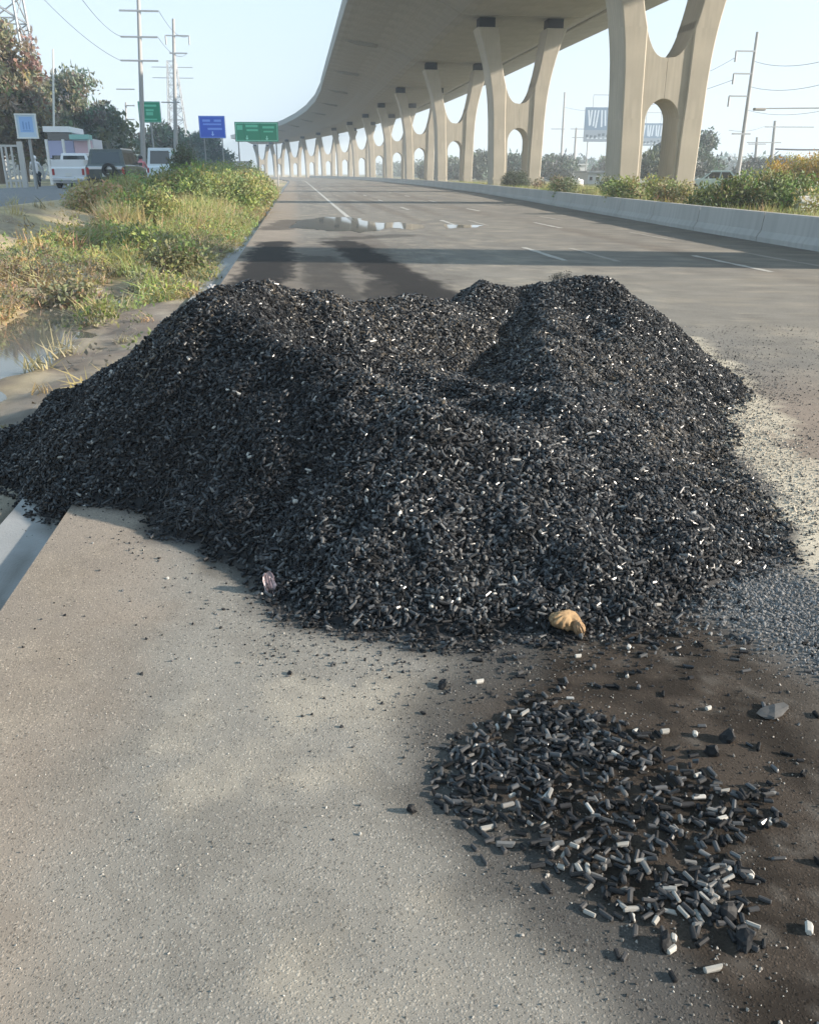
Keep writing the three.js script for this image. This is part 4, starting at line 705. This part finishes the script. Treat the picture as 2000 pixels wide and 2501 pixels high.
// ---------------------------------------------------------------- signs, boards, shops
function canvasTex(w, h, draw) { const c = document.createElement('canvas'); c.width = w; c.height = h; draw(c.getContext('2d'), w, h); const t = new THREE.CanvasTexture(c); t.colorSpace = THREE.SRGBColorSpace; return t; }
function signBoard(name, label, x0, x1, y0, y1, z, bg, draw, posts, frame) {
  const a = at(x0, y0, z), b = at(x1, y1, z), w = b.x - a.x, h = a.y - b.y, cx = (a.x + b.x) / 2, gy = groundY(cx, z), t = thing(name, label, 'road sign', [cx, gy, z]);
  const tex = canvasTex(512, Math.round(512 * h / w), (c, W, H) => { c.fillStyle = bg; c.fillRect(0, 0, W, H); draw(c, W, H); });
  const y = (a.y + b.y) / 2 - gy;
  part('sign_back', rbox(w + 0.06, h + 0.06, 0.08, 0.02, 0, y, -0.06), std(rgb(0.4, 0.42, 0.43), 0.5, { metalness: 0.3 }), t);
  const f = new THREE.PlaneGeometry(w, h); f.translate(0, y, -0.016); part('sign_face', f, std(rgb(1, 1, 1), 0.45, { map: tex }), t);
  if (frame) part('frame', [box(w + 0.1, 0.07, 0.05, 0, y + h / 2, 0), box(w + 0.1, 0.07, 0.05, 0, y - h / 2, 0), box(0.07, h, 0.05, -w / 2, y, 0.001), box(0.07, h, 0.05, w / 2, y, 0.001)], frame, t);
  for (const s of posts) part('post', cyl(0.09, 0.08, V(s * w / 2, -0.3, -0.18), V(s * w / 2, y + h / 2 - 0.1, -0.18), 8), M.steel, t);
  return t;
}
const smear = (c, rows, col) => { c.fillStyle = col; for (const [x, y, w, h] of rows) c.fillRect(x, y, w, h); };
const arrow = (c, x, y, s, col) => { c.fillStyle = col; c.fillRect(x - s * 0.14, y, s * 0.28, s * 0.7); c.beginPath(); c.moveTo(x - s * 0.4, y + s * 0.6); c.lineTo(x + s * 0.4, y + s * 0.6); c.lineTo(x, y + s * 1.1); c.closePath(); c.fill(); };
const border = (c, W, H, col) => { c.strokeStyle = col; c.lineWidth = 8; c.strokeRect(12, 12, W - 24, H - 24); };
signBoard('road_sign', 'square green direction sign high above the trees on the left', 337, 395, 248, 299, -90, '#0c8a66', (c, W, H) => { border(c, W, H, '#9fd9c4'); smear(c, [[90, H * 0.14, W * 0.66, H * 0.10], [170, H * 0.36, W * 0.36, H * 0.10], [170, H * 0.50, W * 0.32, H * 0.16], [110, H * 0.82, W * 0.6, H * 0.07]], '#63c2a2'); }, [0], null);
signBoard('road_sign', 'blue direction sign with a white down arrow left of the green twin sign', 485, 552, 283, 337, -120, '#0b4fd0', (c, W, H) => { border(c, W, H, '#8fb0ff'); smear(c, [[70, H * 0.16, W * 0.30, H * 0.10], [W * 0.58, H * 0.16, W * 0.28, H * 0.10], [80, H * 0.34, W * 0.7, H * 0.07], [W * 0.32, H * 0.54, W * 0.56, H * 0.09]], '#7ba0f4'); arrow(c, W * 0.5, H * 0.70, H * 0.2, '#a9c6ff'); }, [-0.7, 0.7], null);
signBoard('road_sign', 'wide green twin-panel direction sign with two arrows beside the deck end', 573, 681, 298, 346, -120, '#0a8c63', (c, W, H) => { border(c, W, H, '#8fd6ba'); smear(c, [[24, H * 0.16, W * 0.13, H * 0.24], [W * 0.25, H * 0.14, W * 0.28, H * 0.12], [W * 0.27, H * 0.36, W * 0.26, H * 0.10], [W * 0.64, H * 0.20, W * 0.27, H * 0.12], [W * 0.66, H * 0.44, W * 0.22, H * 0.08]], '#66c9a5'); smear(c, [[W * 0.2, 14, 9, H - 28], [W * 0.57, 14, 9, H - 28]], '#077a55'); arrow(c, W * 0.27, H * 0.68, H * 0.22, '#a6e4cc'); arrow(c, W * 0.73, H * 0.70, H * 0.22, '#a6e4cc'); }, [-0.88, 0, 0.88], null);
signBoard('notice_board', 'pale blue square board in a white frame under the brown tree', 37, 94, 279, 337, -50, '#b9cbdc', (c, W, H) => { smear(c, [[W * 0.16, H * 0.10, W * 0.68, H * 0.66]], '#8fb2e0'); smear(c, [[W * 0.30, H * 0.30, W * 0.08, H * 0.34], [W * 0.46, H * 0.34, W * 0.07, H * 0.30], [W * 0.60, H * 0.30, W * 0.07, H * 0.34], [W * 0.28, H * 0.68, W * 0.42, H * 0.03]], '#6f93c8'); }, [0], std(rgb(0.7, 0.7, 0.68), 0.5));
{
  // big advertising boards beyond the right carriageway: rows of pale blurred strokes
  const strokes = (c, W, H, seed) => { const r = rng(seed); c.fillStyle = '#c5d0db'; for (let i = 0; i < 9; i++) { c.save(); c.translate(W * (0.08 + i * 0.105), H * 0.08); c.transform(1, 0, (r() - 0.5) * 0.3, 1, 0, 0); c.fillRect(0, 0, W * 0.05, H * (0.42 + 0.1 * r())); c.restore(); } c.fillStyle = '#8a97a5'; c.fillRect(0, H * 0.66, W, H * 0.34); c.fillStyle = '#566470'; for (let i = 0; i < 7; i++) c.fillRect(W * (0.06 + i * 0.13), H * (0.72 + 0.1 * r()), W * 0.08, H * 0.08); c.fillStyle = '#c3ccd4'; for (let i = 0; i < 6; i++) c.fillRect(W * (0.1 + i * 0.14), H * 0.88, W * 0.07, H * 0.04); };
  const B = (label, x0, x1, y0, y1, z, seed) => { const t = signBoard('billboard', label, x0, x1, y0, y1, z, '#7389a0', (c, W, H) => strokes(c, W, H, seed), [-0.7, 0.7], null); t.userData.category = 'billboard'; const w = at(x1, y0, z).x - at(x0, y0, z).x, y = at(x0, y0, z).y - groundY(t.position.x, z); part('lamp_rail', [box(w * 0.6, 0.08, 0.08, 0, y + 1.6, 0), cyl(0.05, 0.05, V(-w * 0.3, y, 0), V(-w * 0.3, y + 1.6, 0), 5), cyl(0.05, 0.05, V(w * 0.3, y, 0), V(w * 0.3, y + 1.6, 0), 5)], M.steel, t); };
  B('grey-blue billboard standing left of the nearest pier', 1430, 1500, 262, 346, -130, 4); B('grey-blue billboard seen through and beside the arch of the nearest pier', 1562, 1622, 301, 356, -150, 9);
}
// roadside shop behind the pickup
{
  const z = -66, a = at(112, 310, z), b = at(238, 440, z), w = b.x - a.x, cx = (a.x + b.x) / 2, gy = 0.8, t = thing('roadside_shop', 'white-canopied roadside shop with purple and pink panels behind the pickup', 'shop', [cx, gy, z]), h = a.y - gy;
  part('wall', box(w * 0.96, h * 0.8, 3, 0, h * 0.4, -2), std(rgb(0.62, 0.62, 0.66), 0.85), t);
  part('canopy', box(w * 0.58, 0.35, 4.2, -w * 0.2, h - 0.17, -1.2), std(rgb(0.75, 0.75, 0.77), 0.7), t);
  part('banner', box(w * 0.56, 1.2, 0.12, -w * 0.2, h - 1.35, 0.1), std(rgb(0.45, 0.46, 0.68), 0.7), t); part('banner', box(w * 0.4, h * 0.42, 0.12, w * 0.3, h * 0.55, 0.12), std(rgb(0.72, 0.52, 0.60), 0.7), t); part('awning', box(w * 0.42, 0.3, 1.2, w * 0.29, h * 0.82, 0.5), std(rgb(0.25, 0.48, 0.44), 0.7), t);
  part('window_band', box(w * 0.54, 0.5, 0.1, -w * 0.2, h - 0.6, 0.12), M.glass, t); part('window_band', box(w * 0.5, 0.45, 0.1, -w * 0.18, h * 0.44, 0.12), M.glass, t);
  for (const s of [-0.47, -0.1, 0.47]) part('column', cyl(0.1, 0.1, V(s * w, -0.2, 0.7), V(s * w, h * 0.78, 0.7), 8), std(rgb(0.7, 0.7, 0.7), 0.6), t);
}
// pale posts of a gate at the far left
{
  const z = -52, p = at(45, 440, z), t = thing('gate', 'row of tall pale bars of a gate under the pale blue board', 'gate', [p.x, 0.75, z]);
  const pm = std(rgb(0.52, 0.50, 0.48), 0.8), H = at(40, 356, z).y - 0.75;
  part('rail', box(1.0, 0.1, 0.1, -0.15, H, 0), pm, t); part('rail', box(1.0, 0.08, 0.08, -0.15, 0.35, 0.002), pm, t);
  for (const [dx, w, hh] of [[-0.6, 0.09, 1], [-0.38, 0.09, 1], [-0.1, 0.09, 1], [0.1, 0.08, 0.55], [0.36, 0.24, 1.1]]) part('bar', box(w, H * hh, w, dx, H * hh / 2 + 0.001 * dx, 0), pm, t);
}
// ---------------------------------------------------------------- poles and wires
function pole(label, px, top, z, arms, o = {}) { // arms: [pixel row, x0, x1] in pixels
  const b = at(px, 430, z), gy = groundY(b.x, z), T = at(o.topx ?? px, top, z), t = thing(o.name ?? 'power_pole', label, o.cat ?? 'power pole', [b.x, gy, z]), tl = T.x - b.x;
  part('shaft', cyl(o.r ?? 0.2, (o.r ?? 0.2) * 0.6, V(0, -0.4, 0), V(tl, T.y - gy, 0), 8), o.m ?? M.pole, t);
  for (const [row, x0, x1, drop] of arms) {
    const A = at(x0, row, z), Bq = at(x1, row, z), y = A.y - gy;
    part('crossarm', [box(Bq.x - A.x, 0.13, 0.13, (A.x + Bq.x) / 2 - b.x, y, 0.12)], M.steel, t);
    if (drop) [A, Bq].slice(0, drop === 2 ? 2 : 1).forEach((q) => part('insulator', cyl(0.09, 0.09, V(q.x - b.x, y, 0.12), V(q.x - b.x, y - 0.9, 0.12), 6), M.steel, t));
  }
  return t;
}
pole('tall concrete pole with three crossarms above the square green sign', 350, -60, -85, [[26, 292, 388], [90, 296, 386], [148, 296, 388]], { topx: 337, r: 0.24 }).children.filter((c) => c.name === 'crossarm');
pole('thinner pole with one high crossarm right of the three-armed pole', 430, 46, -110, [[87, 405, 462, 2], [130, 415, 458], [250, 395, 440]], { topx: 424, r: 0.26 });
pole('slim pale lamp post in front of the grey-green tree on the left', 130, 120, -70, [], { name: 'lamp_post', cat: 'lamp post', r: 0.1, m: std(rgb(0.6, 0.6, 0.58), 0.6) });
pole('short pole with two crossarms left of the square green sign', 308, 250, -120, [[258, 306, 330], [292, 306, 330], [218, 285, 330]], { r: 0.16 });
pole('tall leaning concrete pole with three left-hand brackets on the right side', 1800, 78, -85, [[125, 1796, 1842, 1], [180, 1790, 1832, 1], [235, 1779, 1822, 1], [327, 1785, 1830]], { topx: 1849, r: 0.22 });
pole('pole with a double crossarm near the right edge', 1880, 295, -120, [[310, 1866, 1985], [348, 1822, 1905]], { topx: 1892, r: 0.3 });
pole('shorter dark pole left of the double-crossarm pole', 1842, 335, -125, [[352, 1826, 1868]], { topx: 1848, r: 0.28 });
pole('thin hazy pole left of the grey-blue billboard', 1368, 225, -170, [[315, 1345, 1378]], { topx: 1379, r: 0.25 });
pole('hazy T-shaped pole between thin pole and billboard', 1400, 312, -170, [[315, 1392, 1426], [336, 1396, 1424]], { topx: 1407, r: 0.3 });
{ // street lamp whose post stands just outside the right edge
  const z = -55, h = at(1850, 265, z), e = at(2060, 263, z), t = thing('street_lamp', 'street lamp head on a long arm reaching in from the right edge', 'street lamp', [e.x, 0.15, z]);
  part('post', cyl(0.12, 0.08, V(0, -0.3, 0), V(0, e.y - 0.15, 0), 8), M.steel, t); part('arm', cyl(0.05, 0.035, V(0, e.y - 0.15, 0), V(h.x - e.x, h.y - 0.15, 0), 6), M.steel, t); part('lamp_head', rbox(0.75, 0.16, 0.3, 0.06, h.x - e.x + 0.1, h.y - 0.19, 0), M.pole, t);
}
{ // lattice pylons
  const pylon = (label, z, px, w0, w1, topRow, lv, r) => {
    const b = at(px, 430, z), gy = 0.8, H = at(px, topRow, z).y - gy, t = thing('lattice_pylon', label, 'pylon', [b.x, gy, z]), legs = [], br = [];
    const c = (k, f) => { const w = lerp(w0, w1, f) / 2; return V([-1, 1, 1, -1][k] * w, H * f, [-1, -1, 1, 1][k] * w); };
    for (let k = 0; k < 4; k++) legs.push(cyl(r, r * 0.8, c(k, 0), c(k, 1), 5));
    for (let i = 0; i < lv; i++) for (let k = 0; k < 4; k++) { const f0 = i / lv, f1 = (i + 1) / lv, m = (k + 1) % 4; br.push(cyl(r * 0.5, r * 0.5, c(k, f0), c(m, f1), 4), cyl(r * 0.5, r * 0.5, c(m, f0), c(k, f1), 4), cyl(r * 0.5, r * 0.5, c(k, f1), c(m, f1), 4)); }
    part('leg', legs, M.steel, t); part('bracing', br, M.steel, t);
    part('crossarm', [0.86, 0.95].flatMap((f) => [cyl(r * 0.6, r * 0.6, V(-w0 * 0.9, H * f, 0), V(w0 * 0.9, H * f, 0), 4)]), M.steel, t);
  };
  pylon('dark steel lattice pylon at the top left corner behind the brown tree', -110, 62, 5.6, 3.6, -160, 9, 0.16);
  pylon('pale hazy lattice pylon behind the second pole', -230, 445, 5.2, 2.0, 150, 10, 0.14);
}
{ // wires: each line is a thing of its own
  const W = (label, a, b, sag, r) => tag(part(numbered('power_line'), wire(at(...a), at(...b), sag, r), M.wireM, scene), label, 'power line');
  W('wire sagging from the top edge to the topmost left crossarm', [195, -10, -60], [300, 90, -85], 0.4, 0.018);
  W('wire from the top edge down toward the middle left crossarm', [100, -10, -60], [296, 148, -85], 0.4, 0.018);
  W('wire from the topmost left crossarm to the thinner pole', [388, 26, -85], [462, 87, -110], 0.8, 0.02);
  W('wire from the middle left crossarm to the thinner pole', [386, 90, -85], [458, 130, -110], 0.8, 0.02);
  W('highest wire leaving the leaning pole to the right edge', [1842, 150, -85], [2060, 135, -60], 0.5, 0.018);
  W('second wire leaving the leaning pole to the right edge', [1832, 212, -85], [2060, 190, -60], 0.5, 0.018);
  W('lowest wire from the leaning pole to the right edge', [1822, 268, -85], [2060, 258, -60], 0.5, 0.014);
  W('wire between the leaning pole and the nearest pier side', [1796, 140, -85], [1600, 200, -170], 1.0, 0.02);
  W('wire below it between the leaning pole and the thin hazy pole', [1790, 195, -85], [1379, 262, -170], 1.5, 0.02);
  W('thick low cable leaving the double-crossarm pole to the right edge', [1892, 364, -120], [2060, 364, -120], 0.1, 0.1);
  W('thin cable across the right sky to the double-crossarm pole', [1779, 318, -85], [1866, 308, -120], 0.3, 0.02);
}
// ---------------------------------------------------------------- trees and buildings in the distance
{
  const T = (name, label, px, topRow, z, w, col, seed, o = {}) => {
    const b = at(px, 430, z), gy = groundY(b.x, z), H = at(px, topRow, z).y - gy, r = rng(seed), bl = [];
    for (let i = 0; i < (o.n ?? 7); i++) { const f = 0.3 + 0.62 * r(), ww = w * 0.5 * (1 - 0.75 * Math.max(0, f - 0.55)), a = r() * 6.3; bl.push([Math.cos(a) * ww * 0.6, H * f, Math.sin(a) * ww * 0.5, ww * 0.55, H * 0.16, ww * 0.55]); }
    bl.push([0, H * 0.84, 0, w * 0.24, H * 0.15, w * 0.24]);
    tree(name, label, [b.x, gy, z], H, bl, col, seed, { size: 1 + (-z - 60) / 160, density: 7, ...o });
  };
  const OL = [0.16, 0.165, 0.07], BR_ = [0.27, 0.205, 0.135], GG = [0.20, 0.215, 0.145], TG = [0.085, 0.13, 0.095];
  T('tree', 'tall brown-leaved tree at the left edge behind the pale blue board', 6, 46, -72, 8.0, BR_, 301, { col2: [0.26, 0.22, 0.11], n: 13, gap: 0.26 });
  T('tree', 'brown leafless-looking tree left of the grey-green tree', 66, 170, -86, 5.0, BR_, 302, { n: 8, col2: GG });
  T('tree', 'ragged grey-green tree above the roadside shop', 180, 178, -92, 9.5, GG, 303, { gap: 0.34, n: 16, col2: OL });
  T('tree', 'round olive green tree right of the roadside shop', 290, 282, -95, 8, OL, 304, { n: 9, col2: [0.14, 0.15, 0.06] });
  T('tree', 'dark low tree left of the van behind the off-roader', 245, 300, -100, 6, GG, 305, { n: 8 });
  T('tree', 'grey-green tree behind the white van', 400, 310, -120, 8, GG, 306, { n: 8 });
  T('tree', 'dark tree below the blue direction sign', 500, 335, -160, 10, TG, 307, { n: 8 });
  T('tree', 'small teal-green tree right of the nearest pier', 1640, 352, -110, 6, TG, 308, { n: 7 });
  T('tree', 'larger round teal-green tree with a pointed top right of the nearest pier', 1690, 338, -115, 7, TG, 309, { n: 9 });
  T('tree', 'low dark tree below the double-crossarm pole', 1880, 398, -120, 9, [0.07, 0.085, 0.055], 310, { n: 7 });
  T('tree', 'green tree seen through the arch of the nearest pier', 1600, 380, -105, 6, [0.075, 0.10, 0.05], 311, { n: 7 });
  T('tree', 'hazy green tree between first and second pier', 1360, 385, -150, 7, TG, 312, { n: 7 });
  T('tree', 'dark green tree seen through the arch of the second pier', 1262, 385, -160, 8, TG, 313, { n: 7 });
  T('tree', 'dark tree between second and third pier', 1180, 380, -180, 8, TG, 314, { n: 7 });
  T('tree', 'dark tree seen through the arch of the third pier', 1110, 400, -200, 9, TG, 315, { n: 7 });
  T('tree', 'low tree between third and fourth pier', 1065, 405, -220, 8, TG, 316, { n: 6 });
  T('tree', 'hazy grey tree right of the white house', 1490, 395, -170, 7, GG, 317, { n: 7 });
  // far woods that read as one mass
  const r = rng(404), list = [];
  for (let i = 0; i < 9000; i++) { const left = r() < 0.5, z = -260 - 240 * r(), x = left ? -40 - 240 * r() - off(z) : 40 + 330 * r(); const y = 0.5 + (left ? 1 : 0.7) * (5 + 3 * fbm(x * 0.03, z * 0.01, 3)) * r(), s = 3.2 + 2 * r(); list.push({ p: V(x, y, z), q: Q(r, 6), s: V(s, s * 0.8, s), c: jitter(r, TG, 0.5) }); }
  tag(instanced('distant_woods', sprigBig[0], M.leaf, list, scene), 'hazy line of woods along the far horizon', 'woods');
  // planting between the barrier and the right carriageway
  const B = (px, py, z, w, h, col, label, seed, o = {}) => { const p = at(px, py, z), gy = groundY(p.x, z); tree('median_bush', label, [p.x, gy, z], h, [[0, h * 0.5, 0, w * 0.5, h * 0.48, w * 0.42], [w * 0.3, h * 0.55, 0.2, w * 0.32, h * 0.38, w * 0.3], [-w * 0.3, h * 0.45, 0, w * 0.32, h * 0.4, w * 0.3]], col, seed, { small: true, density: 60, size: 1.4, trunk: 0.03, category: 'bush', lean: 0.05, gap: 0.38, ...o }); };
  B(1850, 500, -27, 2.8, 1.25, [0.13, 0.19, 0.05], 'largest dark green bush behind the barrier near the right edge', 501, { col2: [0.30, 0.34, 0.09] });
  B(1755, 505, -27, 1.7, 0.95, [0.12, 0.17, 0.05], 'dark green bush just left of the largest one behind the barrier', 502, { col2: [0.27, 0.30, 0.08] });
  B(1560, 490, -34, 2.0, 1.15, LIME, 'yellow-green bush in front of the nearest pier arch', 503, { col2: GREEN });
  B(1640, 500, -32, 1.6, 0.95, [0.24, 0.25, 0.10], 'olive bush at the right leg of the nearest pier', 504, { col2: DRY });
  B(1420, 480, -44, 2.4, 1.1, [0.15, 0.19, 0.08], 'low green bush left of the nearest pier behind the barrier', 505, { col2: GREEN });
  B(1950, 520, -23, 1.5, 0.8, GREEN, 'short green bush at the right edge above the barrier', 506, { col2: LIME });
  B(1340, 470, -55, 2.0, 1.1, [0.16, 0.14, 0.07], 'dry brownish bush between the first two piers', 507, { col2: DRY });
  B(1965, 455, -48, 4.2, 2.2, [0.50, 0.36, 0.035], 'yellow-flowering bush near the right edge behind the green bushes', 508, { density: 30, size: 1.8, col2: [0.28, 0.26, 0.05] });
  B(1260, 450, -70, 1.8, 1.4, [0.08, 0.11, 0.045], 'green bush between the legs of the second pier', 509, {});
  const rr = rng(66), gl = [], gB = grassClump(12, 26, 0.55, 0.018, 0.2, 0.5);
  for (let i = 0; i < 5200; i++) { const z = -8 - 95 * Math.pow(rr(), 1.3), x = bx(z) + 0.35 + 8.5 * rr(), s = 0.6 + 0.7 * rr(); gl.push({ p: V(x, groundY(x, z) - 0.02, z), q: Q(rr, 0.4), s: V(s, s, s), c: jitter(rr, rr() < 0.55 ? LIME : rr() < 0.6 ? GREEN : DRY, 0.4) }); }
  tag(instanced('median_grass', gB, M.leaf, gl, scene), 'rough grass growing behind the low barrier around the piers', 'grass');
  // buildings
  const house = (label, px0, px1, topRow, z, depth, wall, roof, wins, flat) => {
    const a = at(px0, topRow, z), b = at(px1, topRow, z), w = b.x - a.x, cx = (a.x + b.x) / 2, gy = groundY(cx, z), h = a.y - gy, t = thing('building', label, 'building', [cx, gy - 0.1, z - depth / 2]);
    part('wall', box(w, h, depth, 0, h / 2, 0), std(rgb(...wall), 0.85), t);
    if (flat) part('roof', box(w + 0.5, 0.25, depth + 0.5, 0, h + 0.12, 0), std(rgb(...roof), 0.8), t);
    else { const s = shapeFrom([[-w / 2 - 0.4, h], [w / 2 + 0.4, h], [0, h + w * 0.18]]), g = new THREE.ExtrudeGeometry(s, { depth: depth + 0.6, bevelEnabled: false }); g.translate(0, 0.004, -depth / 2 - 0.3); part('roof', g, std(rgb(...roof), 0.8), t); }
    for (let i = 0; i < wins; i++) { const x = -w / 2 + w * (i + 0.5) / wins, ww = w / wins * 0.5, o = part('window', box(ww, h * 0.34, 0.08, x, h * 0.52, depth / 2 + 0.02), std(rgb(0.5, 0.5, 0.5), 0.7), t); part('pane', box(ww * 0.85, h * 0.28, 0.06, x, h * 0.52, depth / 2 + 0.05), M.glass, o); }
    return t;
  };
  house('white house with dark windows left of the nearest pier', 1436, 1482, 420, -120, 6, [0.66, 0.66, 0.64], [0.4, 0.4, 0.4], 3, true);
  house('grey hazy warehouse between first and second pier', 1366, 1432, 402, -160, 10, [0.5, 0.52, 0.52], [0.45, 0.47, 0.47], 4, true);
  house('long pale building between second and third pier', 1150, 1205, 418, -230, 10, [0.6, 0.6, 0.58], [0.4, 0.4, 0.4], 4, true);
  house('grey building behind the teal tree right of the nearest pier', 1622, 1660, 405, -125, 6, [0.42, 0.42, 0.42], [0.36, 0.36, 0.36], 2, true);
  house('pale low building near the right edge above the yellow bush', 1925, 1990, 428, -140, 8, [0.66, 0.66, 0.62], [0.4, 0.38, 0.36], 4, false);
  house('far pale building beyond the sign posts on the left', 540, 610, 395, -240, 12, [0.6, 0.58, 0.56], [0.42, 0.36, 0.34], 5, true);
  { const z = -75, a = at(1697, 442, z), b = at(1828, 442, z), w = b.x - a.x, cx = (a.x + b.x) / 2, h = a.y - 0.15, t = thing('bus_shelter', 'flat pale teal shelter roof on posts right of the nearest pier', 'shelter', [cx, 0.1, z]); part('roof', box(w, 0.18, 2.2, 0, h, 0), std(rgb(0.5, 0.62, 0.6), 0.6), t); for (const s of [-0.42, 0.1, 0.42]) part('post', cyl(0.06, 0.06, V(s * w, -0.2, 0.6), V(s * w, h - 0.09, 0.6), 6), M.parapet, t); part('back_panel', box(w * 0.9, h * 0.5, 0.08, 0, h * 0.55, -0.9), std(rgb(0.45, 0.55, 0.55), 0.5), t); }
  { const z = -95, a = at(1397, 437, z), b = at(1422, 470, z), t = thing('water_tank', 'white upright water tank left of the white house', 'water tank', [(a.x + b.x) / 2, 0.1, z]), h = a.y - 0.1, r0 = (b.x - a.x) / 2; const g = new THREE.LatheGeometry([[0, 0], [r0, 0], [r0, h * 0.85], [r0 * 0.7, h * 0.96], [r0 * 0.25, h], [0, h]].map(([x, y]) => new THREE.Vector2(x, y)), 16); part('tank', g, std(rgb(0.75, 0.75, 0.7), 0.5), t); part('lid', cyl(r0 * 0.28, r0 * 0.25, V(0, h, 0), V(0, h + 0.1, 0), 10), M.steel, t); }
  { const z = -26, a = at(1945, 478, z), b = at(1985, 525, z), w = b.x - a.x, h = a.y - b.y, t = thing('utility_cabinet', 'pale grey utility cabinet behind the barrier near the right edge', 'cabinet', [(a.x + b.x) / 2, 0.1, z]); part('case', rbox(w, a.y - 0.1, 0.4, 0.03, 0, (a.y - 0.1) / 2, 0), std(rgb(0.62, 0.62, 0.62), 0.6), t); part('door', box(w * 0.8, h * 0.8, 0.03, 0, a.y - 0.1 - h * 0.5, 0.21), std(rgb(0.56, 0.56, 0.57), 0.6), t); part('handle', box(0.03, 0.1, 0.03, w * 0.3, a.y - 0.1 - h * 0.5, 0.235), M.black, t); }
}

scene.traverse((o) => { if (o.isMesh) { o.castShadow = true; o.receiveShadow = true; } });
renderer.render(scene, camera);
